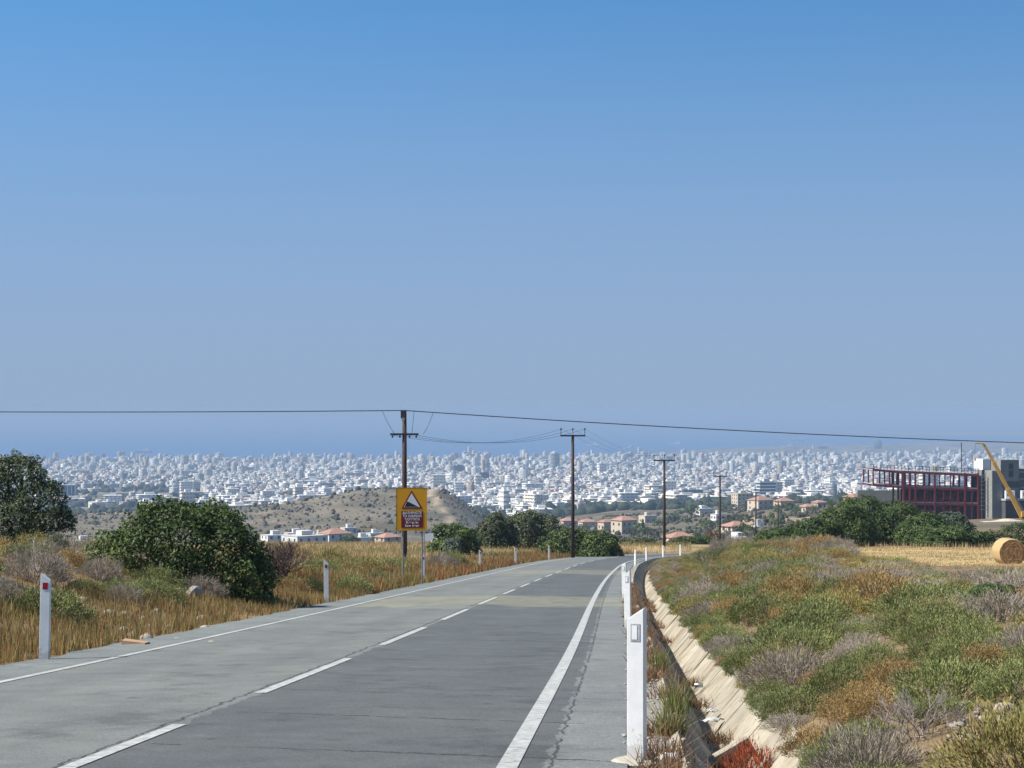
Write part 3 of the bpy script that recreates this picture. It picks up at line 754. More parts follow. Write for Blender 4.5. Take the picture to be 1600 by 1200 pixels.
def limbs(blobs, r, mat, seed, base=(0, 0)):
    rng = np.random.default_rng(seed); m = MB()
    for b in blobs:
        c = Vector(b[:3]); st = Vector((base[0] + rng.normal(0, .08), base[1] + rng.normal(0, .08), -.25)); md = st.lerp(c, .5) + Vector((rng.normal(0, .12), rng.normal(0, .12), .1))
        m.tube([st, st.lerp(md, .5), md, c], [r, r * .8, r * .6, r * .25], 7)
        for q in range(3):
            e = c + Vector((rng.normal(0, b[3] * .5), rng.normal(0, b[4] * .5), rng.uniform(-.1, .7) * b[5])); m.tube([md.lerp(c, .5), e], [r * .35, r * .1], 5)
    return m
def bush(name, loc, blobs, n, size, cols, label, cat, seed, group=None, tr=.05, rz=0.0, width=.6, part='foliage', stem='stem', **kw):
    e = empty(name, loc, rz); tag(e, label, cat, group)
    link(part, crown_mesh(blobs, n, size, cols, LEAF, seed, width, **kw), e)
    limbs(blobs, tr, BARK, seed).build(stem, BARK, e)
    return e
def rand_blobs(w, d, h, k, seed, lean=0.0):
    rng = np.random.default_rng(seed); out = [(0, 0, h * .50, w * .33, d * .36, h * .46)]
    for i in range(k):
        t = 2 * math.pi * (i + rng.random() * .7) / k; q = rng.uniform(.45, .68)
        rr = rng.uniform(.26, .36); zz = rng.uniform(.26, .62) * h
        out.append((math.cos(t) * w * .5 * q + lean * zz, math.sin(t) * d * .5 * q, zz, w * rr * .62, d * rr * .62, h * rng.uniform(.22, .34)))
    for i in range(k + 2):
        t = 2 * math.pi * (i + rng.random() * .5) / (k + 2); out.append((math.cos(t) * w * .36, math.sin(t) * d * .36, h * rng.uniform(.13, .24), w * .15, d * .15, h * .22))
    for i in range(k // 2):
        out.append((rng.uniform(-.28, .28) * w, rng.uniform(-.28, .28) * d, h * rng.uniform(.7, .82), w * .17, d * .17, h * .17))
    return out
G_DARK = ((.032, .058, .016), (.15, .20, .045)); G_MID = ((.032, .060, .017), (.105, .148, .040)); G_OLIVE = ((.048, .066, .028), (.130, .155, .070)); G_GREY = ((.085, .11, .075), (.17, .20, .14))

# left: olive tree, dark leafy bush, small grey sapling, bare purple shrub
x, y, z = at(28, 62)
ob = [(-.9, 0, 2.5, 1.0, .9, .95), (.1, .2, 2.95, .85, .8, .72), (.85, -.1, 2.15, .85, .8, .7), (-.2, -.5, 1.5, 1.1, .9, .8), (1.05, -.4, 1.3, .75, .7, .62), (-1.4, -.5, 1.25, 1.0, .9, .8), (1.55, 0, 1.25, .5, .6, .55), (.3, -.3, .75, 1.2, .9, .55), (-.35, .1, 3.25, .5, .5, .35)]
bush('olive_tree', (x, y, z - .1), ob, 21000, .13, G_OLIVE, 'dark grey green olive tree cut by the left picture edge', 'tree', 11, None, .12, width=.38, part='crown', stem='trunk', depth=.45, tip=.9)
x, y, z = at(286, 46.5)
bb = [(.9, -.5, .45, .8, .6, .5), (1.6, -.2, .4, .6, .7, .45), (-.2, -.6, .45, .8, .5, .45), (-1.2, -.3, .5, .8, .6, .5), (-.2, 0, 1.75, 1.35, 1.2, 1.0), (-1.35, .2, 1.35, .95, .9, .85), (1.0, -.1, 1.45, 1.0, .95, .95), (1.45, -.3, .75, .75, .8, .75), (.2, -.7, .95, .9, .6, .75), (-2.0, .3, .85, .7, .7, .6), (-.6, -.5, 1.5, .8, .6, .75), (.55, .2, 2.2, .9, .8, .58), (-.45, .2, 2.35, .8, .7, .55), (1.75, .1, .95, .45, .6, .7), (-2.45, .4, .55, .45, .5, .45)]
bush('leafy_bush', (x, y, z - .62), [(q[0] * 1.08,) + tuple(q[1:3]) + (q[3] * 1.08,) + tuple(q[4:]) for q in bb], 46000, .095, G_DARK, 'big rounded dark green bush overhanging the left verge', 'bush', 12, None, .07, depth=.36, tip=.7)
x, y, z = at(88, 47); bush('grey_sapling', (x, y, z), rand_blobs(.8, .7, .85, 5, 3), 1500, .07, G_GREY, 'small pale grey green sapling at the foot of the olive tree', 'shrub', 13, None, .02, width=.35)
def bare_shrub(name, loc, h, wdt, n, mat, label, seed, group=None, r=.02, cat='shrub'):
    rng = np.random.default_rng(seed); m = MB()
    def grow(p, d, l, r, lev):
        q = p + d * l; m.tube([p, p.lerp(q, .5) + Vector(rng.normal(0, l * .05, 3)), q], [r, r * .8, r * .6], 5, False)
        if lev:
            for _ in range(3):
                dd = (d + Vector(rng.normal(0, .42, 3)) + Vector((0, 0, .12))).normalized(); grow(p.lerp(q, rng.uniform(.55, 1)), dd, l * rng.uniform(.55, .8), r * .6, lev - 1)
    for i in range(n):
        d = Vector((rng.normal(0, wdt), rng.normal(0, wdt), 1)).normalized(); grow(Vector((rng.normal(0, .06), rng.normal(0, .06), -.1)), d, h * .38, r, 4)
    o = m.build(name, mat); o.location = loc; tag(o, label, cat, group); return o
PURPLE = plain('bare_twig', (.13, .085, .085), (.08, .055, .05), 9, .9)
GREYT = plain('grey_twig', (.36, .31, .28), (.25, .21, .19), 9, .9)
x, y, z = at(437, 56); bare_shrub('bare_shrub', (x, y, z), 1.8, .40, 13, PURPLE, 'leafless purple brown shrub at the right end of the dark bush', 5, r=.027)

# middle distance bushes beyond the left field and the bend
def clump(px0, px1, ytop, d, n, cols, label, seed, size=.22, name='leafy_bush', cat='bush', group=None, dep=.8, k=7, yb=None, **kw):
    x, y, z = at((px0 + px1) / 2, d); w_ = (px1 - px0) / F * d; top = zy(ytop, d)
    if yb is not None: z = min(z, zy(yb, d))
    return bush(name, (x, y, z - .1), rand_blobs(w_, w_ * dep, top - z, k, seed), n, size, cols, label, cat, seed, group, .09, **kw)
clump(668, 752, 815, 150, 12000, G_DARK, 'dark green bush directly right of the yellow warning sign', 21)
clump(738, 812, 799, 178, 13000, G_OLIVE, 'grey olive tree to the left of the pair beyond the field', 22, .24, 'olive_tree', 'tree', part='crown', stem='trunk', depth=.4)
clump(786, 876, 793, 184, 14000, G_OLIVE, 'grey olive tree to the right of the pair beyond the field', 23, .24, 'olive_tree', 'tree', part='crown', stem='trunk', depth=.4)
clump(838, 936, 822, 168, 13000, G_DARK, 'rounded green bush behind the second power pole', 24)
clump(905, 974, 828, 165, 9000, G_DARK, 'low dark green bush at the outside of the bend', 25)
clump(690, 724, 838, 135, 2600, G_GREY, 'pale scrubby bush below the small white board', 26, .16)
clump(966, 1034, 838, 235, 2600, G_OLIVE, 'dull olive thicket between the second and third power poles', 27, .26, dep=.5)
clump(1046, 1118, 836, 228, 4500, G_MID, 'low green bush between the third and fourth power poles', 28, .22, dep=.5)
clump(1098, 1130, 826, 240, 1800, ((.10, .055, .03), (.17, .09, .045)), 'rusty brown dry bush at the foot of the fourth pole', 29, .2)
# the big thicket on the right, bush by bush
th = [(1188, 1252, 822, 140, 'low green bush at the left end of the big thicket'), (1235, 1308, 806, 141, 'green bush second from the left end of the thicket'),
      (1284, 1362, 784, 143, 'tall green bush on the left shoulder of the thicket'), (1318, 1392, 771, 147, 'tallest dark green bush at the crest of the thicket'),
      (1366, 1440, 779, 146, 'dark green bush just right of the thicket crest'), (1412, 1474, 797, 142, 'green bush below the red steel frame'),
      (1440, 1512, 818, 138, 'green bush right of centre in the thicket, above the stubble'), (1488, 1543, 828, 138, 'low green bush at the right end of the thicket beside the bale')]
for i, (a_, b_, yt, d, lb) in enumerate(th): clump(a_ - 14, b_ + 14, yt, d, 21000, G_MID, lb, 40 + i, .16, k=8, group='bushes of the big thicket', depth=.35)
clump(1452, 1532, 797, 160, 7000, ((.055, .085, .05), (.12, .16, .10)), 'rounded blue green tree behind the thicket, under the concrete core', 52, .2, 'round_tree', 'tree', part='crown', stem='trunk')
clump(1545, 1640, 815, 170, 6000, G_MID, 'green bush behind the hay bale at the right picture edge', 53, .2)
clump(1515, 1580, 826, 165, 3500, ((.11, .12, .05), (.19, .19, .09)), 'yellowish scrub bush between the thicket and the bale', 54, .18)

# ------------------------------------------------------------------ low scrub shrubs
def cushion(seed, n, cols, blade=(.10, .018), r=1.0, h=.78, upright=.6, stems=60, scol=(.22, .17, .13), mat=TWIG):
    """a dense hummock of short sprigs, radius about 1"""
    rng = np.random.default_rng(seed)
    t = rng.uniform(0, 2 * math.pi, n); q = np.sqrt(rng.random(n)); ph = q * (math.pi / 2) * .98
    lum = 1 + .20 * np.sin(3 * t + seed) * np.cos(2.3 * ph * 3 + seed) + .12 * np.sin(7 * t + seed * 2) + rng.normal(0, .06, n)
    rad = lum * (1 - .22 * rng.random(n) ** 1.5)
    P = np.stack([np.sin(ph) * np.cos(t) * rad * r, np.sin(ph) * np.sin(t) * rad * r, np.cos(ph) * rad * h], 1)
    dirn = P / np.array([r, r, h]) ** 1.5; dirn /= np.linalg.norm(dirn, axis=1)[:, None] + 1e-6
    dirn[:, 2] += upright; dirn += rng.normal(0, .42, (n, 3)); dirn /= np.linalg.norm(dirn, axis=1)[:, None]
    side = np.cross(dirn, rng.normal(size=(n, 3))); side /= np.linalg.norm(side, axis=1)[:, None]
    L_ = blade[0] * rng.uniform(.5, 1.5, n)[:, None]; W = blade[1] * rng.uniform(.6, 1.4, n)[:, None]
    V = np.stack([P - dirn * L_ * .5, P + side * W, P + dirn * L_, P - side * W], 1).reshape(-1, 3)
    m = np.clip(rng.normal(.5, .3, n) + .3 * np.sin(2 * t + seed), 0, 1)[:, None]
    C = np.array(cols[0]) * (1 - m) + np.array(cols[1]) * m
    if len(cols) > 2:
        pk = rng.random(n) < .18; C[pk] = np.array(cols[2]) * rng.uniform(.8, 1.2, (pk.sum(), 1))
    C = np.repeat(C, 4, 0); Fq = np.arange(4 * n).reshape(n, 4)
    if stems:
        k = rng.choice(n, stems); tip = P[k]; bs = tip * np.array([.15, .15, 0]) + rng.normal(0, .04, (stems, 3)); bs[:, 2] = -.05
        sd = np.cross(tip - bs, [0.3, .2, 1.0]); sd /= np.linalg.norm(sd, axis=1)[:, None]; ww = .012
        SV = np.stack([bs - sd * ww, bs + sd * ww, tip * 1.04 + sd * ww * .4, tip * 1.04 - sd * ww * .4], 1).reshape(-1, 3)
        Fq = np.vstack([Fq, np.arange(4 * stems).reshape(stems, 4) + len(V)]); V = np.vstack([V, SV]); C = np.vstack([C, np.tile(scol, (4 * stems, 1))])
    return mesh(V, Fq, mat, 'shrub', False, C)
K = {}
K['green'] = [cushion(100 + i, 8500, ((.10, .132, .042), (.235, .265, .085), (.30, .27, .12)), (.050, .0085)) for i in range(3)]
K['grey'] = [cushion(110 + i, 6500, ((.235, .19, .145), (.42, .36, .295), (.24, .21, .12)), (.095, .0048), upright=.25, stems=200, scol=(.36, .31, .27)) for i in range(3)]
K['brown'] = [cushion(120 + i, 8000, ((.24, .14, .055), (.42, .27, .105), (.22, .20, .07)), (.050, .0080), stems=90) for i in range(3)]
K['olive'] = [cushion(130 + i, 8000, ((.20, .185, .055), (.38, .325, .11), (.26, .16, .065)), (.050, .0082)) for i in range(3)]
LAB = {'green': ('low green cushion shrub', 'green scrub cushions'), 'grey': ('dry grey twiggy shrub', 'grey dry shrubs'),
       'brown': ('rust brown cushion shrub', 'brown dry shrubs'), 'olive': ('yellowish olive cushion shrub', 'olive scrub cushions')}
LABL = {'green': ('low green shrub on the left bank', 'green shrubs on the left bank'), 'grey': ('grey twiggy shrub on the left bank', 'grey shrubs on the left bank'),
        'brown': ('dry brown shrub on the left bank', 'brown shrubs on the left bank'), 'olive': ('olive yellow shrub on the left bank', 'olive shrubs on the left bank')}
rng = np.random.default_rng(77)
placed = []
def put_shrub(kind, x, y, r, labs, hh=None):
    me = K[kind][rng.integers(3)]; z = hz(x, y)
    if labs is LAB and 52 < y < 100 and 800 + F * x / y > 1290: hh = .5
    if labs is LAB and 34 < y <= 58 and 800 + F * x / y > 1300: hh = .52
    o = link(kind + '_shrub', me, None, (x, y, z - .06 * r), rng.uniform(0, 6.28), (r * rng.uniform(.9, 1.15), r * rng.uniform(.85, 1.15), r * (hh or rng.uniform(.75, 1.15))))
    tag(o, labs[kind][0] + (zone(x, y) if labs is LAB else zone_left(x, y)), 'shrub', labs[kind][1]); placed.append((x, y, r)); return o
def zone(x, y):
    s = float(lateral(np.array([x]), np.array([y]))[0]); p = 800 + F * x / y
    if s < 6.9: return ' leaning over the channel edge' + (', near end' if y < 20 else ', middle stretch' if y < 38 else ', far stretch')
    if y < 16: return ' near the rocky patch' if p > 1400 else ' in the bottom corner'
    if y < 28: return ' low on the slope' + (' at the picture edge' if p > 1450 else '')
    if y < 45: return ' halfway up the slope' + (' at the picture edge' if p > 1420 else '')
    if y < 70: return ' high on the slope' + (' below the bale' if p > 1400 else '')
    return ' just before the stubble field' if p > 1300 else ' on the skyline by the bend'
def zone_left(x, y):
    p = 800 + F * x / y
    return ' below the olive tree' if p < 110 else ' left of the dark bush' if p < 240 else ' under the dark bush' if p < 430 else ' right of the dark bush'
cand = []
for _ in range(9000):
    Y = 7 + 150 * rng.random() ** 1.7; s = 5.15 + 46 * rng.random() ** 1.6
    cx = float(np.interp(Y, PATH[:, 1], PATH[:, 0])); cand.append((cx + s, Y))
cand = np.array(cand); cs = lateral(cand[:, 0], cand[:, 1])
cnt = {k: 0 for k in K}
for (x, y), s in zip(cand, cs):
    p = 800 + F * x / y
    if s < 5.15 or p > 1720 or in_hay(np.array(x), np.array(y)): continue
    if abs(x - 3.3) < .55 and abs(y - 11.8) < 1.0: continue
    if p > 1285 and y > 126: continue
    if p > 1290 and 58 < y < 96 and (p > 1430 or rng.random() < .6): continue
    r = (.19 + .27 * rng.random() ** 1.3) * (1 + y / 55)
    if y > 55 and s < 9.5: r = min(r, .26 + .05 * max(s - 5, 0))
    if s - r * .75 < 4.97: r = max(.2, (s - 5.0) / .75) if s - 5.0 > .15 else 0
    if r < .2: continue
    if any((x - a) ** 2 + (y - b) ** 2 < (.80 * (r + c)) ** 2 for a, b, c in placed): continue
    q = float(fnoise(x, y, 5.5, 31)); q2 = float(fnoise(x, y, 7, 37)); u = rng.random()
    wt = np.array([.60, .19, .13, .08]) if (s < 7.6 and y < 60) else np.array([.17, .34, .23, .26]) if y > 62 else np.array([.36, .30, .25, .09])
    wt = np.clip(wt + np.array([.3 * q2, .3 * q, -.3 * q, -.15 * q2]), .03, 1); kind = ['green', 'grey', 'brown', 'olive'][int(np.searchsorted(np.cumsum(wt / wt.sum()), u * .9999))]
    if cnt[kind] > 270: continue
    cnt[kind] += 1; put_shrub(kind, x, y, r, LAB)
# left bank
nl = 0
for _ in range(2600):
    Y = 26 + 60 * rng.random(); s = -(6.6 + 17 * rng.random() ** 1.3); x = float(np.interp(Y, PATH[:, 1], PATH[:, 0])) + s; p = 800 + F * x / Y
    if p < -160 or p > 640 or (p > 470 and rng.random() < .75): continue
    r = rng.uniform(.32, .72) * (1.2 if p < 300 else .9)
    if any((x - a) ** 2 + (Y - b) ** 2 < (.72 * (r + c)) ** 2 for a, b, c in placed): continue
    kind = ['green', 'grey', 'olive', 'brown', 'grey', 'green'][rng.integers(6)]; put_shrub(kind, x, Y, r, LABL); nl += 1
    if nl > 210: break
for px, d, r, kd in ((472, 62, .8, 'olive'), (500, 70, .9, 'green'), (530, 78, .9, 'olive'), (575, 84, 1.0, 'olive'), (560, 66, .6, 'brown'), (610, 92, 1.0, 'green'), (590, 72, .6, 'green'), (455, 54, .5, 'brown'), (482, 56, .6, 'green'), (640, 98, 1.0, 'olive'), (690, 104, 1.0, 'grey'), (705, 112, 1.1, 'green'), (725, 112, .9, 'olive'), (520, 98, 1.2, 'olive'), (470, 92, 1.1, 'brown')):
    x, y, z = at(px, d); o = put_shrub(kd, x, y, r, LABL); tag(o, LABL[kd][0].replace('left bank', 'grassy field') + (' left of the sign' if px < 600 else ' under the sign' if px < 660 else ' right of the sign'), 'shrub', 'shrubs in the field')
# a few that stand out
x, y, z = at(1445, 12.6); bare_shrub('bare_shrub', (x, 12.6, z), .55, .8, 9, GREYT, 'pale leafless dead shrub with bare branches near the rocky patch', 8, r=.008)
x, y = road_at(15.3, 4.78)
o = link('red_shrub', cushion(150, 2600, ((.28, .045, .018), (.42, .085, .03), (.20, .10, .05)), (.09, .012), stems=60), None, (float(x), float(y), float(zb(y)) - .50), 0, (.24, .30, .42)); tag(o, 'bright rust red dry plant at the channel end in the bottom corner', 'plant')
x, y = road_at(61, -6.2); o = put_shrub('green', xp(548, 60), 60, .75, LABL); tag(o, 'grey green shrub right behind the second red reflector post', 'shrub')
for px, d, r, lb in ((1104, 94, .95, 'pale yellow green bush at the inside of the bend'), (1180, 98, 1.0, 'leafy green bush on the skyline of the scrub'), (1552, 24.5, .42, 'vivid green dome shaped shrub near the right picture edge')):
    x, y, z = at(px, d); o = bush('scrub_bush', (x, y, z), rand_blobs(r * 2, r * 1.8, r * 1.15, 6, int(px)), 5200, .07 if d > 50 else .05, ((.10, .13, .035), (.22, .24, .07)) if px < 1150 else ((.05, .10, .025), (.12, .19, .045)), lb, 'bush', int(px), None, .02, width=.3)

# ------------------------------------------------------------------ grasses (uncountable)
def blades(X, Y, hgt, wid, cols, seed, lean=.35, zoff=0.0):
    rng = np.random.default_rng(seed); n = len(X); Z = height(X, Y) + zoff
    a_ = rng.uniform(0, 2 * math.pi, n); ln = np.abs(rng.normal(0, lean, n)); h = hgt * rng.uniform(.45, 1.25, n)
    tip = np.stack([X + np.cos(a_) * ln * h, Y + np.sin(a_) * ln * h, Z + h], 1)
    b = rng.uniform(0, math.pi, n); w2 = wid * rng.uniform(.6, 1.4, n)
    dx = np.cos(b) * w2; dy = np.sin(b) * w2 * .6
    V = np.stack([np.stack([X - dx, Y - dy, Z - .03], 1), np.stack([X + dx, Y + dy, Z - .03], 1), tip], 1).reshape(-1, 3)
    c = np.array(cols); k = rng.integers(len(c), size=n); m = rng.random(n)[:, None]
    C = c[k] * (1 - m * .5) + c[rng.integers(len(c), size=n)] * m * .5; C *= rng.uniform(.75, 1.25, (n, 1))
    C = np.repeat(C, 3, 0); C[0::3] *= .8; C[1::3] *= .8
    return V, C
def grass(name, parts, label):
    V = np.vstack([p[0] for p in parts]); C = np.vstack([p[1] for p in parts])
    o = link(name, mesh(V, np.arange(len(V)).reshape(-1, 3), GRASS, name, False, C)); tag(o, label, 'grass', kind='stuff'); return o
rng = np.random.default_rng(9)
RUST = [(.30, .125, .045), (.40, .22, .085), (.25, .115, .045), (.33, .22, .08)]; GOLD = [(.42, .31, .13), (.50, .38, .19), (.33, .25, .10)]; YGR = [(.22, .21, .06), (.30, .26, .08), (.17, .18, .05)]
STRAW = [(.58, .45, .24), (.50, .37, .18), (.62, .50, .29)]
def verge(n, a0, a1, s0, s1, pw=1.0):
    a_ = a0 + (a1 - a0) * rng.random(n) ** 1.5; s_ = s0 + (s1 - s0) * rng.random(n) ** pw; x, y = road_at(a_, -s_); return x, y
parts = []
X, Y = verge(60000, 14, 80, 4.5, 7.6); nzv = fnoise(X, Y, 2.5, 41); k_ = (fnoise(X, Y, 1.1, 45) + .6 * rng.random(len(X)) > .02); X, Y, nzv = X[k_], Y[k_], nzv[k_]; m = nzv > -.12
parts.append(blades(X[m], Y[m], .25 + .12 * nzv[m], .010, RUST + YGR + GOLD[:2], 1)); parts.append(blades(X[~m], Y[~m], .19, .010, YGR + GOLD + RUST, 2))
X, Y = verge(26000, 60, 185, 4.55, 9); nzv = fnoise(X, Y, 6, 42); m = nzv > 0
parts.append(blades(X[m], Y[m], .45, .028, RUST, 3)); parts.append(blades(X[~m], Y[~m], .40, .028, YGR + RUST[:2], 4))
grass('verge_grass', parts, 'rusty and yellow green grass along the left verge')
parts = []
X, Y = verge(26000, 26, 82, 7, 24); nzv = fnoise(X, Y, 3.5, 43); k_ = np.abs(nzv) > .13; X, Y, nzv = X[k_], Y[k_], nzv[k_]; m = nzv > .02
parts.append(blades(X[m], Y[m], .42, .012, STRAW + GOLD, 5)); parts.append(blades(X[~m], Y[~m], .2, .012, RUST + GOLD, 6))
Y = 66 + 200 * rng.random(60000) ** 1.25; px = rng.uniform(330, 1080, 60000); X = (px - 800) / F * Y; s = lateral(X, Y); m = s < -5.2; X, Y = X[m], Y[m]
nzv = fnoise(X, Y, 16, 44); m = nzv > -.08
parts.append(blades(X[m], Y[m], .42, .032, STRAW[:2] + GOLD + RUST[1:2], 7)); parts.append(blades(X[~m], Y[~m], .36, .032, YGR + YGR + GOLD, 8))
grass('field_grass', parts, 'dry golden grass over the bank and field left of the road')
parts = []
n = 46000; Y = 7 + 120 * rng.random(n) ** 1.6; s_ = 5.1 + 34 * rng.random(n) ** 1.5; X = np.interp(Y, PATH[:, 1], PATH[:, 0]) + s_
m = (~in_hay(X, Y)) & (lateral(X, Y) > 5.12); X, Y = X[m], Y[m]
parts.append(blades(X, Y, .14, .0035 + .00009 * Y, GOLD + RUST + [(.20, .17, .12)], 9, .6))
grass('scrub_grass', parts, 'short dry grass between the shrubs right of the channel')
parts = []
n = 30000; Y = 84 + 52 * rng.random(n); px = rng.uniform(1300, 1720, n); X = (px - 800) / F * Y; m = in_hay(X, Y); X, Y = X[m], Y[m]
parts.append(blades(X, Y, .09, .03, [(.66, .50, .26), (.58, .43, .21)], 10, .8))
n = 520; px = rng.uniform(1312, 1560, n); Y = 130 + 4.5 * rng.random(n); X = (px - 800) / F * Y; m = fnoise(X, Y, 2, 50) > -.35; X, Y = X[m], Y[m]
parts.append(blades(X, Y, .5, .022, STRAW + [(.40, .28, .13)], 11, .15))
grass('stubble', parts, 'pale straw stubble of the mown hay field')
# weeds, leaves and twigs lying in the channel
parts = []
for k in range(48):
    a_ = 11 + 60 * rng.random() ** 1.2; s_ = rng.choice([4.02, 4.08, 4.66, 4.74]) + rng.normal(0, .05); x, y = road_at(a_, s_); n = 130
    X = x + rng.normal(0, .10, n); Y = y + rng.normal(0, .16, n); base = -.5 if s_ > 4.4 else -.03
    V, C = blades(X, Y, .13 if s_ > 4.4 else .16, .007, [(.26, .12, .06), (.18, .09, .05), (.36, .22, .11), (.22, .18, .11)], 200 + k, 1.1)
    zz = np.repeat(zb(Y) + base, 3); V[:, 2] = V[:, 2] - np.repeat(height(X, Y), 3) + zz; parts.append((V, C))
for a_, s_ in ((16.9, 4.2), (15.0, 4.1), (22.5, 4.15)):
    x, y = road_at(a_, s_); n = 160; X = x + rng.normal(0, .05, n); Y = y + rng.normal(0, .06, n); V, C = blades(X, Y, .30, .006, [(.16, .22, .05), (.30, .26, .10), (.22, .20, .08)], int(a_ * 10), .7)
    V[:, 2] = V[:, 2] - np.repeat(height(X, Y), 3) + np.repeat(zb(Y) - .03, 3); parts.append((V, C))
grass('channel_weeds', parts, 'dead brown weeds and twigs collected along the channel')

# ------------------------------------------------------------------ stones and litter
def stone_mesh(seed):
    rng = np.random.default_rng(seed); bm = bmesh.new(); bmesh.ops.create_icosphere(bm, subdivisions=2, radius=1)
    ax = rng.normal(size=(5, 3))
    for v in bm.verts:
        k = 1 + .22 * sum(math.sin(2.2 * v.co.dot(Vector(a)) + i) for i, a in enumerate(ax)) / 2.2; v.co *= k
        v.co.z *= .6
    me = bpy.data.meshes.new('stone'); bm.to_mesh(me); bm.free(); me.materials.append(STONE); return me
SM = [stone_mesh(i) for i in range(4)]
def stones(pts, name, label):
    V = []; Fc = []; n = 0
    for x, y, z, r in pts:
        me = SM[rng.integers(4)]; co = np.array([v.co[:] for v in me.vertices]); th_ = rng.uniform(0, 6.28); c, s = math.cos(th_), math.sin(th_)
        co = co @ np.array([[c, s, 0], [-s, c, 0], [0, 0, 1]]) * r + (x, y, z); fs = np.array([p.vertices[:] for p in me.polygons]) + n; V.append(co); Fc.append(fs); n += len(co)
    o = link(name, mesh(np.vstack(V), np.vstack(Fc), STONE, name)); tag(o, label, 'rubble', kind='stuff'); return o
pts = []
for _ in range(420):
    a_ = 9 + 42 * rng.random() ** 1.6; s_ = rng.uniform(3.72, 4.2); x, y = road_at(a_, s_); pts.append((float(x), float(y), float(zb(y)) - .03, rng.uniform(.006, .024)))
stones(pts, 'rubble', 'loose stones and rubble along the shoulder edge')
pts = [(3.3 + rng.normal(0, .3), 11.8 + rng.normal(0, .5), 0, rng.gamma(1.5, .012) + .006) for _ in range(90)]; pts = [(x, y, hz(x, y) + .01, r) for x, y, _, r in pts]
pts += [(x, y, hz(x, y), r) for x, y, r in [(xp(px, d), d, rng.uniform(.05, .14)) for px, d in zip(rng.uniform(60, 330, 36), rng.uniform(28, 40, 36))]]
stones(pts, 'rubble', 'pale broken rocks on bare soil in the scrub')
x, y, z = at(302, 43.5); o = link('boulder', SM[1], None, (x, y, z + .12), .5, (.22, .18, .26)); tag(o, 'pale round rock below the dark green bush', 'rock')
CARD = plain('cardboard', (.46, .30, .19), (.40, .26, .16), 4, .9)
LITTER = plain('paper_white', (.52, .51, .50), (.45, .44, .43), 5, .8); TIN = plain('tin', (.55, .57, .58), (.45, .46, .48), 4, .3, .8)
x, y = road_at(28.6, -4.12); b = MB(); b.add([(-.21, -.07, 0), (.17, -.10, 0), (.23, .05, 0), (-.19, .09, 0), (-.20, -.07, .07), (.17, -.09, .03), (.22, .04, .035), (-.18, .08, .085)], [(0, 3, 2, 1), (4, 5, 6, 7), (0, 1, 5, 4), (1, 2, 6, 5), (2, 3, 7, 6), (3, 0, 4, 7)])
o = b.build('cardboard_piece', CARD); o.location = (float(x), float(y), float(zb(y)) - .06); tag(o, 'flat tan piece of cardboard on the left road shoulder', 'litter')
x, y = road_at(25.5, 4.70); o = MB().lathe([(.028, 0), (.033, .008), (.033, .107), (.027, .115)], 14).build('drink_can', TIN, smooth=True); o.location = (float(x), float(y), float(zb(y)) - .44); o.rotation_euler = (R(88), R(0), R(70)); tag(o, 'silver drink can lying in the channel', 'can')
def crumple(name, a_, s_, dz, w_, l_, label, seed):
    r_ = np.random.default_rng(seed); n = 7; gx, gy = np.meshgrid(np.linspace(-w_, w_, n), np.linspace(-l_, l_, n)); gz = r_.normal(0, .010, gx.shape) + .025 + .02 * np.cos(gx / w_ * 2) * np.cos(gy / l_ * 1.6)
    V = np.stack([gx + r_.normal(0, .01, gx.shape), gy + r_.normal(0, .01, gx.shape), gz], -1).reshape(-1, 3); ii = np.arange(n * n).reshape(n, n)
    x, y = road_at(a_, s_); o = link(name, mesh(V, np.stack([ii[:-1, :-1], ii[:-1, 1:], ii[1:, 1:], ii[1:, :-1]], -1).reshape(-1, 4), LITTER, name), None, (float(x), float(y), float(zb(y)) + dz), r_.uniform(0, 3))
    md = o.modifiers.new('thick', 'SOLIDIFY'); md.thickness = .004; tag(o, label, 'litter')
crumple('paper_scrap', 21.3, 4.74, -.44, .07, .06, 'white paper scrap higher up in the channel', 1)
crumple('paper_scrap', 20.4, 4.70, -.46, .12, .07, 'long white paper scrap below another in the channel', 2)
crumple('plastic_bag', 12.9, 4.05, -.02, .08, .07, 'crumpled pale plastic bag at the foot of the nearest post', 3)
# concrete foot of the nearest post
x = xp(988.5, 12.85); s = float(lateral(np.array([x]), np.array([12.85]))[0]); x += 3.82 - s
o = MB().lathe([(.16, -.06), (.17, -.035), (.13, -.018)], 12).build('post_footing', CONC); o.location = (x - .02, 12.85, float(zb(12.85)) - .02); tag(o, 'worn concrete footing under the nearest marker post', 'footing')

# ------------------------------------------------------------------ hay bale
HAY1 = plain('hay_side', (.52, .37, .19), (.40, .275, .13), 30, .95, bump=.8, bscale=60)
def haymat():
    m, t, b = newmat('hay_end'); co = N(t, 'ShaderNodeTexCoord'); sp_ = N(t, 'ShaderNodeSeparateXYZ'); t.links.new(co.outputs['Object'], sp_.inputs[0])
    r = math_(t, 'SQRT', math_(t, 'ADD', math_(t, 'MULTIPLY', sp_.outputs[0], sp_.outputs[0]), math_(t, 'MULTIPLY', sp_.outputs[2], sp_.outputs[2])))
    n = noise(t, 7, 8, .7, co.outputs['Object']); v = math_(t, 'SINE', math_(t, 'ADD', math_(t, 'MULTIPLY', r, 42), math_(t, 'MULTIPLY', n.outputs[0], 9)))
    c = ramp(t, math_(t, 'ADD', math_(t, 'MULTIPLY', v, .07), n.outputs[0]), [(.30, (.10, .056, .025)), (.70, (.34, .21, .095))]).outputs[0]
    t.links.new(c, b.inputs['Base Color']); b.inputs['Roughness'].default_value = .95; return m
D = 93.0; x, y, z = at(1576, D); rr = .715
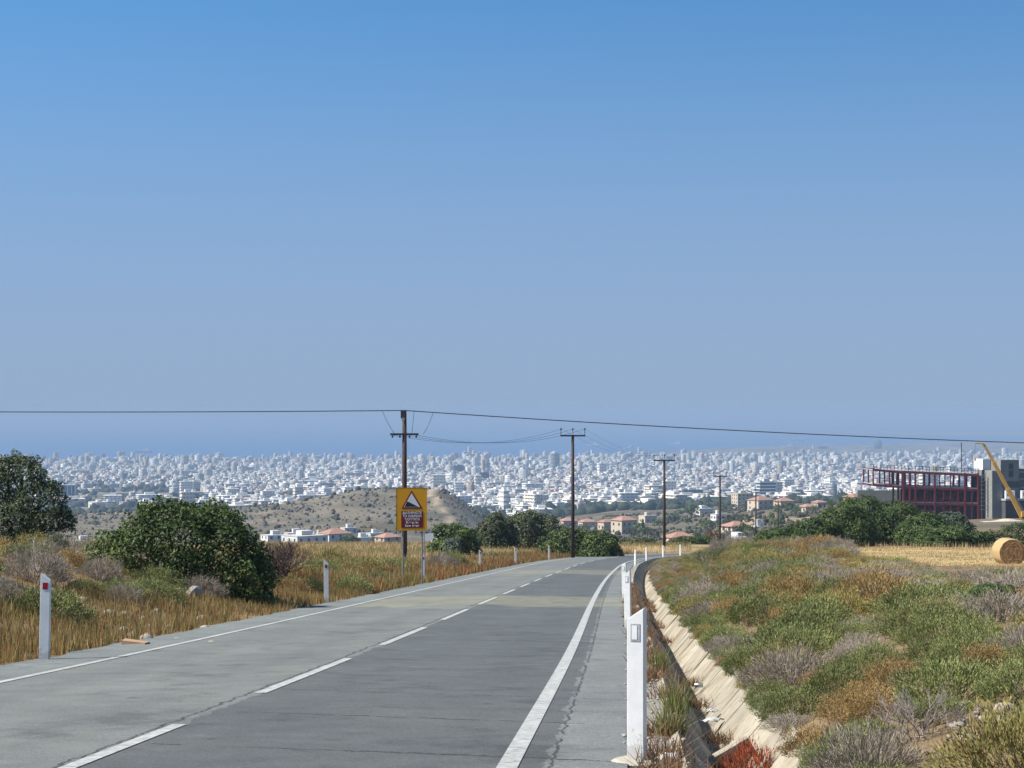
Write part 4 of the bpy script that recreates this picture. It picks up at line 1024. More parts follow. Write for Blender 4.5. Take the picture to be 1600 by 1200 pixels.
e = empty('hay_bale', (x, y, z), R(4)); tag(e, 'round straw bale standing on the stubble field', 'hay bale')
pr = []
for i in range(48):
    t = 2 * math.pi * i / 48; pr.append((math.cos(t) * rr * (1 + .012 * math.sin(9 * t) + .01 * math.sin(23 * t)), rr * .97 + math.sin(t) * rr * (1 + .012 * math.sin(11 * t))))
V = [(p[0], yy, p[1]) for yy in (-.6, -.55, .55, .6) for p in [(q[0] * (1 if abs(yy) < .58 else .96), (q[1] - rr * .97) * (1 if abs(yy) < .58 else .96) + rr * .97) for q in pr]]
link('straw_roll', mesh(V, [(i * 48 + (j + 1) % 48, i * 48 + j, (i + 1) * 48 + j, (i + 1) * 48 + (j + 1) % 48) for i in range(3) for j in range(48)], HAY1, 'roll', True), e)
HE = haymat()
for sy in (-1, 1):
    rings = []; R_ = np.random.default_rng(3)
    for q in np.linspace(0.02, .955, 14): rings += [(p[0] * q, sy * (.602 + .006 * math.sin(q * 23 + 5 * math.sin(q * 9 + p[0] * 3))), (p[1] - rr * .97) * q) for p in pr]
    fs = [(i * 48 + j, i * 48 + (j + 1) % 48, (i + 1) * 48 + (j + 1) % 48, (i + 1) * 48 + j) for i in range(13) for j in range(48)]
    link('end_face', mesh(rings, fs if sy < 0 else [f[::-1] for f in fs], HE, 'end'), e, (0, 0, rr * .97))

# ------------------------------------------------------------------ building site
D = 450.0
def X_(px): return (px - 800) / F * D
def Z_(y): return -(y - EYE) / F * D
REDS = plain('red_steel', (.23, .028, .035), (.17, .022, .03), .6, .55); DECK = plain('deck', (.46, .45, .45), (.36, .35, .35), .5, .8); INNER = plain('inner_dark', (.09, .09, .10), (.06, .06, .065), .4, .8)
ox, oz = X_(1440), hz(X_(1440), D); site = empty('steel_frame_building', (ox, D, oz), R(4)); tag(site, 'unfinished building with red steel frame behind the thicket', 'building')
def part(name, m_, mat): return m_.build(name, mat, site)
def rel(px, y, dy=0): return (X_(px) - ox, dy, Z_(y) - oz)
lev = [(737.5, 742.5), (762, 765), (787, 788), (806, 807)]
colx = [1411, 1421, 1430, 1445, 1461, 1475, 1486, 1498, 1509, 1520, 1530]
for dy in (0, 4.5, 9):
    for cx in colx:
        if dy and cx in (1421,): continue
        minor = cx in (1445, 1475, 1498, 1520)
        if minor and dy: continue
        part('column', MB().bar(rel(cx, 765 if minor else 739, dy), rel(cx, 814, dy), .42 if cx not in (1445, 1475, 1486, 1498, 1520) else .24), REDS)
    for l0, l1 in lev[:3]: part('beam', MB().bar(rel(1409, l0, dy), rel(1531, l1 + .6, dy), .3, .55 if dy == 0 else .4), REDS)
    for (a_, b_) in ((733.5, 738.5), (757.5, 761.5)): part('beam', MB().bar(rel(1362, a_, dy), rel(1410, b_, dy), .3, .55), REDS)
    for cx in (1363, 1389, 1409): part('column', MB().bar(rel(cx, 733 + (cx - 1362) * .1, dy), rel(cx, 758 + (cx - 1362) * .06, dy), .32), REDS)
for l0, l1 in lev[:3]:
    for cx in (1411, 1461, 1509):
        yy = l0 + (l1 - l0) * (cx - 1409) / 103; part('cross_beam', MB().bar(rel(cx, yy, .2), rel(cx, yy, 8.8), .25, .4), REDS)
for l0, l1, a_, b_ in ((734.5, 741.5, 1362, 1530), (761.0, 764.2, 1421, 1530), (785.6, 787.0, 1421, 1530), (756.6, 759.8, 1362, 1411)):
    x0, x1 = X_(a_) - ox, X_(b_) - ox; z0, z1 = Z_(l0) - oz, Z_(l1) - oz
    part('floor_deck', MB().add([(x0, -.08, z0), (x1, -.08, z1), (x1, 8.7, z1), (x0, 8.7, z0), (x0, -.08, z0 + .22), (x1, -.08, z1 + .22), (x1, 8.7, z1 + .22), (x0, 8.7, z0 + .22)],
         [(0, 3, 2, 1), (4, 5, 6, 7), (0, 1, 5, 4), (1, 2, 6, 5), (2, 3, 7, 6), (3, 0, 4, 7)]), DECK)
for (a_, b_, y0, y1) in ((1432, 1460, 776, 784), (1432, 1460, 797, 804), (1364, 1408, 747, 755), (1412, 1508, 754, 761), (1462, 1508, 779, 786), (1412, 1430, 777, 785)):
    for yy in (y0, (y0 + y1) / 2): part('guard_rail', MB().bar(rel(a_, yy, -.1), rel(b_, yy + 1.5, -.1), .09), REDS)
    for cx in np.linspace(a_, b_, 6): part('rail_post', MB().bar(rel(cx, y0 - .5, -.1), rel(cx, y1 + 2, -.1), .08), REDS)
for a_, b_ in (((1463, 768), (1507, 786)), ((1463, 786), (1507, 768)), ((1463, 790), (1507, 806)), ((1463, 806), (1507, 790))): part('brace', MB().bar(rel(a_[0], a_[1], .3), rel(b_[0], b_[1], .3), .22), REDS)
for cx in np.arange(1364, 1536, 5.6):
    yy = 733 + (cx - 1362) * .04; part('parapet_post', MB().bar(rel(cx, yy + 4, .4), rel(cx, yy - 7.5, .4), .11), DARKMETAL)
for q in (-7, -3.5): part('parapet_rail', MB().bar(rel(1363, 733 + q, .4), rel(1534, 740 + q, .4), .08), DARKMETAL)
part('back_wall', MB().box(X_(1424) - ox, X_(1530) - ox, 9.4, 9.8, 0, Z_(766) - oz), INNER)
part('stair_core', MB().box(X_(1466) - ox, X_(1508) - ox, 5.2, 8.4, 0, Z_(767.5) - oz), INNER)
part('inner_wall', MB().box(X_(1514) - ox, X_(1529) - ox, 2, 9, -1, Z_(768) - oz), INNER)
for k, yy in enumerate((746, 752, 758, 765, 771, 777, 783, 790, 796)):
    part('scaffold_plank', MB().bar(rel(1532, yy, -1.2), rel(1545, yy + .6, -1.2), .5, .10), GALV)
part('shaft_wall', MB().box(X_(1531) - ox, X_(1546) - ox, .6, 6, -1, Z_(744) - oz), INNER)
for cx in (1533, 1539, 1545): part('scaffold_pole', MB().bar(rel(cx, 738, -1.4), rel(cx, 812, -1.4), .09), GALV)
part('roof_mast', MB().bar(rel(1513.5, 692, 5), rel(1513.5, 742, 5), .16), DARKMETAL)
# concrete core building
core = empty('concrete_core', (X_(1580), D - 1, oz)); tag(core, 'grey raw concrete tower block under construction beside the red frame', 'building'); cx0 = X_(1580)
core.rotation_euler = (0, 0, R(12))
CG = plain('core_concrete', (.27, .27, .255), (.20, .20, .19), .35, .9, rnd=.0)
MB().box(X_(1546) - cx0, X_(1563) - cx0, 0, 4, -2, Z_(735) - oz).build('low_wall', CG, core)
MB().box(X_(1563) - cx0, X_(1594) - cx0, .8, 14, -2, Z_(718.5) - oz).build('tower_wall', CG, core)
MB().box(X_(1594) - cx0, X_(1650) - cx0, 3, 16, -2, Z_(733) - oz).build('side_wall', CG, core)
MB().box(X_(1549) - cx0, X_(1562) - cx0, 6, 11, Z_(735) - oz, Z_(718) - oz).build('white_panel', SIGNWHITE, core)
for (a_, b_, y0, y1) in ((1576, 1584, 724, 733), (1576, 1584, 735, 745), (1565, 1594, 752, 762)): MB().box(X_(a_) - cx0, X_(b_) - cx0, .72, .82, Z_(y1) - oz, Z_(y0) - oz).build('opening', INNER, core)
for yy in (737, 748, 762, 774): MB().box(X_(1594) - cx0, X_(1650) - cx0, 1.6, 3.0, Z_(yy + 1.6) - oz, Z_(yy) - oz).build('slab_edge', DECK, core)
MB().box(X_(1561) - cx0, X_(1600) - cx0, -2.4, .6, Z_(781.5) - oz, Z_(778.5) - oz).build('work_platform', DECK, core)
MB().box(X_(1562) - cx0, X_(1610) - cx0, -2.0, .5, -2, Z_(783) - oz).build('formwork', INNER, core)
for a_, lb in ((1567, 'white site cabin on the platform left of the crane boom'), (1592, 'white site cabin on the platform right of the crane boom')):
    e = empty('site_cabin', (X_(a_), D - 2.0, Z_(778.4))); tag(e, lb, 'cabin'); MB().box(0, 2.2, -.9, .8, .02, 2.0).build('cabin_body', SIGNWHITE, e); MB().box(.3, 1.6, -.93, -.905, .7, 1.6).build('window', INNER, e)
# crane
YC = plain('crane_yellow', (.62, .36, .06), (.52, .29, .05), .8, .5)
D3 = 438.0
def c3(px, y): return Vector((xp(px, D3), D3, zy(y, D3)))
cr = empty('mobile_crane', (xp(1604, D3), D3, hz(xp(1604, D3), D3))); tag(cr, 'yellow telescopic mobile crane leaning over the concrete core', 'crane')
def cpart(name, m_, mat): o = m_.build(name, mat, cr); o.matrix_parent_inverse = Matrix.Translation(-cr.location); return o
cpart('boom_base', MB().bar(c3(1599, 812), c3(1574.5, 763), .95, 1.0), YC); cpart('boom_middle', MB().bar(c3(1576, 766), c3(1552.5, 722), .72, .78), YC); cpart('boom_upper', MB().bar(c3(1553.5, 724), c3(1538, 695.5), .5, .55), YC)
cpart('jib', MB().bar(c3(1538.5, 696.5), c3(1535, 692.5), .5, .5).bar(c3(1536, 692.8), c3(1523, 693.2), .28, .3), YC)
cpart('lift_cylinder', MB().bar(c3(1606, 812), c3(1586, 775), .4), GALV); cpart('hoist_rope', MB().bar(c3(1523.5, 693.5), c3(1523.5, 716), .05), DARKMETAL); cpart('hook_block', MB().bar(c3(1523.5, 716), c3(1523.5, 720), .35), YC)
lz = hz(xp(1604, D3), D3); b = MB(); xb = xp(1604, D3); b.box(xb - 1.5, xb + 7.5, D3 - 1.3, D3 + 1.3, lz + .6, lz + 1.9); cpart('carrier', b, YC); cpart('cab', MB().box(xb + 5.5, xb + 7.4, D3 - 1.2, D3 + 1.2, lz + 1.9, lz + 3.1), YC)
for wx in (-.6, 1.2, 4.6, 6.4):
    o = MB().lathe([(.45, -.2), (.55, -.15), (.55, .15), (.45, .2)], 16).build('wheel', SIGNBLACK, cr); o.matrix_parent_inverse = Matrix.Translation(-cr.location); o.location = (xb + wx, D3 - 1.35, lz + .55); o.rotation_euler = (R(90), 0, 0)
# spoil heap in front of the site
x, y, z = at(1575, 420); pts = np.array([(gx, gy) for gy in np.linspace(-3.2, 3.2, 12) for gx in np.linspace(-6, 6, 30)]); hgt = .8 * np.exp(-(pts[:, 0] / 3.4) ** 2 - (pts[:, 1] / 1.5) ** 2) + .12 * np.abs(fnoise(pts[:, 0], pts[:, 1], 2.2, 9))
ii = np.arange(360).reshape(12, 30); o = link('spoil_heap', mesh(np.c_[pts, hgt - .20], np.stack([ii[:-1, :-1], ii[:-1, 1:], ii[1:, 1:], ii[1:, :-1]], -1).reshape(-1, 4), plain('spoil', (.62, .54, .40), (.48, .41, .30), .8, .95), 'heap'), None, (x, y, z)); tag(o, 'pale heap of excavated earth in front of the concrete core', 'earth heap')
# worker on the roof deck
def person(loc, h, label, mat, seed):
    me = bpy.data.meshes.new('person'); J = [(0, 0, .53), (0, 0, .68), (0, 0, .80), (0, 0, .86), (0, -.01, .95), (-.055, 0, .50), (-.07, -.01, .27), (-.07, 0, .02), (-.07, -.07, .01), (.055, 0, .50), (.08, .03, .27), (.09, .06, .02), (.09, -.01, .01), (-.11, 0, .79), (-.15, -.02, .62), (-.12, -.12, .52), (.11, 0, .79), (.16, 0, .62), (.15, -.08, .50)]
    E_ = [(0, 1), (1, 2), (2, 3), (3, 4), (0, 5), (5, 6), (6, 7), (7, 8), (0, 9), (9, 10), (10, 11), (11, 12), (2, 13), (13, 14), (14, 15), (2, 16), (16, 17), (17, 18)]
    me.from_pydata([Vector(j) * h for j in J], E_, []); o = link('person', me, None, loc); md = o.modifiers.new('skin', 'SKIN'); rad = [.075, .085, .08, .035, .055, .055, .042, .03, .025, .055, .042, .03, .025, .045, .034, .025, .045, .034, .025]
    for v, r in zip(me.skin_vertices[0].data, rad): v.radius = (r * h, r * h * .8)
    me.skin_vertices[0].data[0].use_root = True; o.modifiers.new('sub', 'SUBSURF').levels = 1; me.materials.append(mat); tag(o, label, 'person'); return o
person((X_(1464), D + 2, Z_(738.2) + .02), 1.75, 'person in yellow work clothes standing on the roof deck', plain('hi_vis', (.62, .55, .03), (.45, .40, .04), 3, .7), 1)

# ------------------------------------------------------------------ suburban houses in the middle distance
HW = [plain('render_white', (.74, .72, .68), (.66, .64, .60), .4, .8, rnd=.06), plain('render_cream', (.62, .53, .40), (.55, .47, .36), .4, .8, rnd=.06), plain('render_pink', (.58, .44, .35), (.52, .39, .31), .4, .8, rnd=.06)]
TILE = plain('roof_tile', (.42, .24, .17), (.35, .19, .135), 1.2, .85, rnd=.1); GLASS = plain('window_dark', (.05, .06, .075), (.03, .04, .05), 2, .2); FLATR = plain('flat_roof', (.55, .53, .50), (.45, .43, .41), .5, .9)
UW = MB().box(-.5, .5, -.06, .06, 0, 1).me(GLASS, 'window'); USILL = MB().box(-.58, .58, -.12, .02, -.08, 0).me(HW[0], 'sill')
def house(px, ybase, d, wpx, hpx, rot, style, wall, label, group='suburban houses', depth=.8, cat='house', name='house'):
    x = xp(px, d); zg = hz(x, d); z = min(zg, zy(ybase, d)) if ybase else zg
    w_ = wpx / F * d / (abs(math.cos(R(rot))) + .45 * abs(math.sin(R(rot)))); dp = w_ * depth
    h_ = hpx / F * d; e = empty(name, (x, d, z), R(rot)); tag(e, label, cat, group)
    MB().box(-w_ / 2, w_ / 2, -dp / 2, dp / 2, -4, h_).build('wall', HW[wall], e)
    if style == 'hip':
        o_ = .45; rh = min(w_, dp) * .24; k = max(0, (w_ - dp) / 2)
        MB().add([(-w_ / 2 - o_, -dp / 2 - o_, h_), (w_ / 2 + o_, -dp / 2 - o_, h_), (w_ / 2 + o_, dp / 2 + o_, h_), (-w_ / 2 - o_, dp / 2 + o_, h_), (-k - .01, 0, h_ + rh), (k + .01, 0, h_ + rh), (-w_ / 2 - o_, -dp / 2 - o_, h_ - .2), (w_ / 2 + o_, -dp / 2 - o_, h_ - .2), (w_ / 2 + o_, dp / 2 + o_, h_ - .2), (-w_ / 2 - o_, dp / 2 + o_, h_ - .2)],
                 [(0, 1, 5, 4), (1, 2, 5), (2, 3, 4, 5), (3, 0, 4), (6, 7, 1, 0), (7, 8, 2, 1), (8, 9, 3, 2), (9, 6, 0, 3), (9, 8, 7, 6)]).build('roof', TILE, e)
    else:
        rf = MB().box(-w_ / 2 - .15, w_ / 2 + .15, -dp / 2 - .15, dp / 2 + .15, h_, h_ + .25).build('roof', FLATR, e)
        MB().box(-w_ * .15, w_ * .2, -dp * .1, dp * .25, h_ + .25, h_ + 2.2).build('stair_block', HW[wall], rf)
        MB().tube([(w_ * .32, 0, h_ + .25), (w_ * .32, 0, h_ + 1.4)], .45, 10).build('water_tank', SIGNWHITE, rf)
    nf = max(1, round(h_ / 3.1))
    for fl in range(nf):
        zz = fl * h_ / nf + .9
        for k in range(max(2, int(w_ / 3.4))):
            xx = -w_ / 2 + (k + .5) * w_ / max(2, int(w_ / 3.4)); o = link('window', UW, e, (xx, -dp / 2 - .02, zz), 0, (1.15, 1, 1.35)); link('sill', USILL, o)
        for k in range(max(2, int(dp / 3.6))):
            yy = -dp / 2 + (k + .5) * dp / max(2, int(dp / 3.6)); link('window', UW, e, (-w_ / 2 - .02, yy, zz), R(-90), (1.1, 1, 1.35))
    if nf > 1: MB().box(-w_ * .3, w_ * .3, -dp / 2 - 1.3, -dp / 2, h_ / nf - .1, h_ / nf + .08).build('balcony', HW[wall], e)
    return e
HL = [
 (476, 846, 800, 60, 22, 40, 'flat', 0, 'white flat roofed house with three slit windows below the scrubby hill'),
 (524, 845, 830, 44, 20, 35, 'hip', 0, 'grey walled house with orange tiled roof right of the white house'),
 (430, 838, 900, 40, 16, 30, 'flat', 0, 'long low white house behind the bare purple shrub'),
 (462, 834, 950, 34, 15, 20, 'flat', 0, 'white flat roofed house peeping over the slit window house'),
 (606, 843, 820, 34, 17, 40, 'hip', 2, 'pinkish house with tiled roof left of the yellow sign'),
 (566, 838, 900, 30, 11, 30, 'flat', 0, 'low white house between the tree and the pink house'),
 (712, 828, 1000, 30, 13, 10, 'flat', 0, 'white portal shaped house below the right flank of the hill'),
 (975, 821, 930, 34, 22, 38, 'hip', 1, 'tall cream villa with reddish roof between the second and third poles'),
 (948, 814, 1050, 24, 12, 30, 'hip', 2, 'small pink villa left of the tall cream villa'),
 (1000, 838, 640, 26, 9, 25, 'hip', 1, 'low house with reddish roof below the tall cream villa'),
 (1062, 836, 600, 44, 10, 20, 'hip', 1, 'low wide house with salmon roof right of the third pole'),
 (1150, 832, 560, 40, 12, 30, 'hip', 1, 'cream house with salmon roof behind the street lamp'),
 (1185, 835, 520, 26, 12, 30, 'flat', 0, 'white house half hidden by the left end of the thicket'),
 (1188, 793, 1150, 34, 16, 35, 'hip', 1, 'cream house with long orange roof behind the fifth pole'),
 (1225, 790, 1200, 28, 10, 25, 'hip', 2, 'orange roofed house right of the long roofed one'),
 (1262, 788, 900, 24, 10, 30, 'hip', 1, 'orange roofed cottage on the pale slope, left one'),
 (1280, 782, 950, 20, 10, 30, 'hip', 2, 'orange roofed cottage on the pale slope, right one'),
 (1334, 770, 700, 26, 13, 42, 'hip', 1, 'cream house with brown roof left of the red frame'),
 (1012, 806, 1150, 24, 11, 30, 'flat', 1, 'pale house behind and right of the tall cream villa'),
 (918, 812, 1200, 26, 9, 20, 'hip', 2, 'faded pink roofed house behind the second pole, lower one'),
 (888, 806, 1300, 26, 9, 20, 'hip', 2, 'faded pink roofed house behind the second pole, upper one'),
 (1098, 800, 1250, 28, 10, 30, 'flat', 0, 'white house left of the fourth pole on the far slope'),
 (1122, 806, 1000, 20, 9, 30, 'flat', 0, 'small white house at the top of the brown slope'),
 (1160, 790, 1500, 30, 22, 20, 'flat', 1, 'beige four storey block left of the fifth pole'),
 (130, 838, 800, 40, 12, 30, 'flat', 0, 'white house between the olive tree and the dark bush'),
 (150, 845, 700, 34, 8, 30, 'hip', 2, 'salmon tiled roof between the olive tree and the dark bush'),
 (820, 808, 1400, 26, 10, 20, 'flat', 0, 'white house just above the grey olive trees, right one'),
 (775, 806, 1500, 26, 10, 20, 'flat', 0, 'white house just above the grey olive trees, left one')]
HL += [(500, 832, 1000, 26, 9, 30, 'flat', 1, 'small flat cream house just behind the slit window house'), (545, 828, 1060, 24, 8, 30, 'flat', 0, 'small white house up the slope behind the orange tiled roof'),
       (585, 832, 1000, 24, 9, 30, 'flat', 0, 'small flat white house just left of the pinkish house'), (690, 834, 950, 28, 9, 30, 'flat', 0, 'flat white house showing above the dark bush beside the sign'),
       (738, 834, 900, 26, 9, 30, 'hip', 1, 'tile roofed house between the dark bush and the left olive tree')]
for h_ in HL: house(*h_)
# long retaining wall by the site, street lamp, van
x0 = xp(1340, 520); x1 = xp(1424, 520); zg = hz((x0 + x1) / 2, 520)
o = MB().box(x0, x1, 520, 520.6, zy(800, 520), zy(766, 520)).build('retaining_wall', plain('render_grey', (.24, .235, .20), (.18, .18, .155), .3, .9)); tag(o, 'long grey retaining wall left of the red steel frame', 'wall')
x, y, z = at(1134.5, 420); tp_ = zy(822, 420) - z
e = empty('street_lamp', (x, y, z)); tag(e, 'slim grey street lamp with curved arm beyond the bend', 'street lamp'); MB().tube([(0, 0, -.3), (0, 0, tp_ * .8), (.3, 0, tp_ * .93), (1.4, 0, tp_), (2.2, 0, tp_ + .1)], [.1, .09, .07, .06, .05], 8).build('mast', GALV, e); MB().box(2.1, 2.8, -.12, .12, tp_ + .02, tp_ + .16).build('lamp_head', GALV, e)
x, y, z = at(1155, 400); zt = zy(849, 400); z = max(z, zt)
e = empty('parked_van', (x, y, z), R(20)); tag(e, 'white van parked below the street lamp', 'van')
MB().add([(-.9, -2.2, .35), (.9, -2.2, .35), (.9, 2.2, .35), (-.9, 2.2, .35), (-.9, -2.2, 1.0), (.9, -2.2, 1.0), (.9, 2.2, 1.9), (-.9, 2.2, 1.9), (-.85, -1.1, 1.15), (.85, -1.1, 1.15), (.78, -.5, 1.9), (-.78, -.5, 1.9)],
         [(0, 3, 2, 1), (0, 1, 5, 4), (4, 5, 9, 8), (8, 9, 10, 11), (11, 10, 6, 7), (2, 3, 7, 6), (1, 2, 6, 10, 9, 5), (3, 0, 4, 8, 11, 7)]).build('body', SIGNWHITE, e)
MB().add([(-.72, -1.08, 1.22), (.72, -1.08, 1.22), (.68, -.60, 1.84), (-.68, -.60, 1.84)], [(0, 1, 2, 3)]).build('windscreen', GLASS, e, (0, -.02, .01))
for sx in (-.85, .85):
    for sy in (-1.4, 1.4): o = MB().lathe([(.25, -.1), (.33, -.08), (.33, .08), (.25, .1)], 12).build('wheel', SIGNBLACK, e); o.location = (sx, sy, .33); o.rotation_euler = (0, R(90), 0)

# trees of the middle distance, one by one
def lowtree_mesh(seed, cols, n=420, conic=False):
    rng = np.random.default_rng(seed); bl = [(0, 0, .58, .32, .32, .36)] + [(math.cos(t) * .27, math.sin(t) * .27, rng.uniform(.32, .66), .24, .24, .24) for t in np.arange(6) * 1.05 + rng.random()] if not conic else [(0, 0, .25 + .16 * i, .17 - .026 * i, .17 - .026 * i, .16) for i in range(5)]
    return crown_mesh(bl, n, .15, cols, LEAF, seed, .8, .6)
LT = [lowtree_mesh(300 + i, c) for i, c in enumerate((G_DARK, G_OLIVE, G_MID, G_DARK, ((.05, .055, .03), (.11, .11, .06))))]; LC = lowtree_mesh(310, G_DARK, 300, True); TRK = MB().tube([(0, 0, -.1), (0, 0, .4)], [.05, .03], 6).me(BARK)
rng = np.random.default_rng(21)
def midtree(px, d, hpx, kind=None, lb=('dark green tree among the houses below the town', 'trees among the houses')):
    x, y, z = at(px, d); h_ = hpx / F * d; w_ = h_ * rng.uniform(1.0, 1.5) if kind != 'c' else h_ * .9
    e = empty('tree', (x, y, z - .2), rng.uniform(0, 6)); tag(e, lb[0], 'tree', lb[1])
    link('crown', LC if kind == 'c' else LT[rng.integers(5)], e, scale=(w_, w_, h_)); link('trunk', TRK, e, scale=(w_, w_, h_))
for px, d, hp in ((545, 815, 22), (556, 815, 18), (585, 850, 12), (1000, 900, 20), (1012, 880, 16), (990, 800, 12), (930, 900, 14), (910, 1000, 16), (945, 880, 18), (965, 860, 10), (1022, 760, 16), (1030, 1000, 14), (1050, 1100, 16), (1080, 1200, 22), (1075, 1000, 12), (1100, 860, 16), (1112, 820, 12), (1140, 800, 16), (1150, 900, 12), (1165, 760, 14), (1132, 620, 18), (1160, 500, 22), (1172, 480, 18), (1205, 700, 14), (1215, 900, 16), (1232, 1000, 14), (1245, 860, 14), (1270, 860, 12), (1300, 820, 14), (1295, 1000, 12), (1212, 560, 14), (880, 1100, 16), (860, 1200, 14), (845, 1300, 16), (1145, 1250, 12), (1170, 1300, 16), (1130, 1350, 12), (1105, 1400, 14), (1060, 1300, 12), (150, 1150, 12), (135, 1000, 14), (175, 1250, 10), (225, 1200, 12), (1003, 690, 9), (1040, 640, 12), (1090, 640, 10)): midtree(px, d, hp)
for px, d, hp in ((1004, 880, 26), (640, 1700, 16), (880, 1500, 18), (1096, 1300, 20), (745, 1700, 18), (752, 1720, 20), (775, 1750, 18), (790, 1700, 16), (800, 1760, 18)): midtree(px, d, hp, 'c', ('slim dark cypress below the town', 'cypress trees'))
# scrub of the knoll and slopes: nobody could count it
def scatter_blobs(name, X, Y, hh, cols, label, seed, cat='scrub', ratio=.8, z=None, sub=1):
    rng = np.random.default_rng(seed); bm = bmesh.new(); bmesh.ops.create_icosphere(bm, subdivisions=sub, radius=1); co = np.array([v.co[:] for v in bm.verts]); fs = np.array([[v.index for v in f.verts] for f in bm.faces]); bm.free()
    n = len(X); Z = height(X, Y) if z is None else z
    j = rng.normal(1, .22, (n, len(co), 1)); V = co[None] * j * np.stack([hh * ratio * rng.uniform(.7, 1.5, n), hh * ratio * rng.uniform(.7, 1.5, n), hh], -1)[:, None, :]
    V += np.stack([X, Y, Z + hh * .35], -1)[:, None, :]; Fc = (fs[None] + (np.arange(n) * len(co))[:, None, None]).reshape(-1, 3)
    c = np.array(cols); C = c[rng.integers(len(c), size=n)] * rng.uniform(.7, 1.3, (n, 1)); C = np.repeat(C, len(co), 0)
    o = link(name, mesh(V.reshape(-1, 3), Fc, GRASS, name, False, C)); tag(o, label, cat, kind='stuff'); return o
SCR = [(.055, .062, .036), (.085, .08, .05), (.12, .10, .065), (.045, .055, .03)]
n = 4200; Y = rng.uniform(1050, 1400, n); px = rng.uniform(-100, 810, n); X = (px - 800) / F * Y; m = (fnoise(X, Y, 21, 16) < .45) & (fnoise(X, Y, 70, 17) + .5 * rng.random(n) > .05) & ~((np.abs(px - (676 + (1300 - Y) * .13 + 9 * np.sin(Y / 34))) < 9)); X, Y = X[m], Y[m]
scatter_blobs('hill_scrub', X, Y, rng.gamma(1.6, .34, len(X)) + .22, [(.105, .098, .068), (.135, .12, .085), (.08, .08, .055)], 'grey green scrub dotted over the knoll below the town', 5)
n = 3600; Y = 420 + 1000 * rng.random(n); px = rng.uniform(820, 1420, n); X = (px - 800) / F * Y; m = fnoise(X, Y, 40, 15) > -.12; X, Y = X[m], Y[m]
scatter_blobs('slope_scrub', X, Y, rng.uniform(.5, 1.6, len(X)), SCR, 'dull scrub on the slopes below the houses', 6)

# ------------------------------------------------------------------ the town
def citymat():
    m, t, b = newmat('town_walls'); a = N(t, 'ShaderNodeVertexColor'); a.layer_name = 'Col'; g_ = N(t, 'ShaderNodeNewGeometry'); s_ = N(t, 'ShaderNodeSeparateXYZ'); t.links.new(g_.outputs['Position'], s_.inputs[0])
    ns = N(t, 'ShaderNodeSeparateXYZ'); t.links.new(g_.outputs['Normal'], ns.inputs[0]); vert = math_(t, 'LESS_THAN', math_(t, 'ABSOLUTE', ns.outputs[2]), .5)
    fz = math_(t, 'FRACT', math_(t, 'DIVIDE', s_.outputs[2], 3.3)); fl = math_(t, 'GREATER_THAN', fz, .48)
    fx = math_(t, 'FRACT', math_(t, 'DIVIDE', math_(t, 'ADD', s_.outputs[0], math_(t, 'MULTIPLY', s_.outputs[1], .83)), 4.3)); wi = math_(t, 'GREATER_THAN', fx, .42)
    k = math_(t, 'MULTIPLY', math_(t, 'MULTIPLY', fl, wi), vert)
    t.links.new(mixc(t, math_(t, 'MULTIPLY', k, .72), a.outputs[0], (.07, .085, .10)), b.inputs['Base Color']); b.inputs['Roughness'].default_value = .8; return m
CITY = citymat()
rng = np.random.default_rng(31)
rot = R(24); cell = 27.0; gx = np.arange(-4200, 4200, cell); gxx, gyy = np.meshgrid(gx, np.arange(-1000, 12500, cell))
q = np.stack([gxx.ravel(), gyy.ravel()], 1) + rng.uniform(-4.5, 4.5, (gxx.size, 2)); cx_ = q[:, 0] * math.cos(rot) - q[:, 1] * math.sin(rot) + 2200; cy_ = q[:, 0] * math.sin(rot) + q[:, 1] * math.cos(rot)
pxs = 800 + F * cx_ / np.maximum(cy_, 1); shore = np.interp(pxs, CPX, CDD)
ok = (cy_ > 1650) & (cy_ < shore - 90) & (pxs > -90) & (pxs < 1690)
ok &= ~((pxs < 800) & (cy_ < 1850)); cx_, cy_, pxs = cx_[ok], cy_[ok], pxs[ok]
dens = .62 + .35 * sstep(cy_, 2300, 4200) - .45 * ((pxs < 320) & (cy_ < 4000)) - .45 * (fnoise(cx_, cy_, 260, 19) > .18) - .97 * sstep(cy_, 5900, 7500) - .35 * (cy_ < 2100)
ok = rng.random(len(cx_)) < dens; cx_, cy_, pxs = cx_[ok], cy_[ok], pxs[ok]; n = len(cx_)
core_ = sstep(cy_, 3300, 5400) * (1 - .75 * sstep(cy_, 7000, 8500)); zn_ = fnoise(cx_, cy_, 420, 61); hh = 5.0 + rng.gamma(1.6, 1.9, n) + core_ * rng.gamma(1.3, 4.0, n) * (1 + .9 * zn_); hh = np.where(rng.random(n) < .03 * (.3 + core_), hh + rng.uniform(8, 20, n), hh); hh = np.clip(hh, 6, 42)
ww = np.clip(rng.lognormal(2.65, .38, n), 7, 42); dd = np.clip(rng.lognormal(2.55, .3, n), 7, 26); th_ = rot + rng.choice([0, 0, 0, .25, -.3], n) + rng.normal(0, .05, n)
pal = np.array([(.78, .76, .72), (.70, .68, .64), (.64, .57, .48), (.50, .49, .48), (.55, .44, .36), (.33, .34, .36), (.80, .79, .77)]); colb = pal[rng.choice(len(pal), n, p=[.24, .2, .15, .15, .09, .09, .08])] * rng.uniform(.70, 1.0, (n, 1))
zz = height(cx_, cy_); roofc = np.where((rng.random(n) < .15 * (1 - core_))[:, None], (.40, .20, .13), np.array((.56, .54, .51))[None])
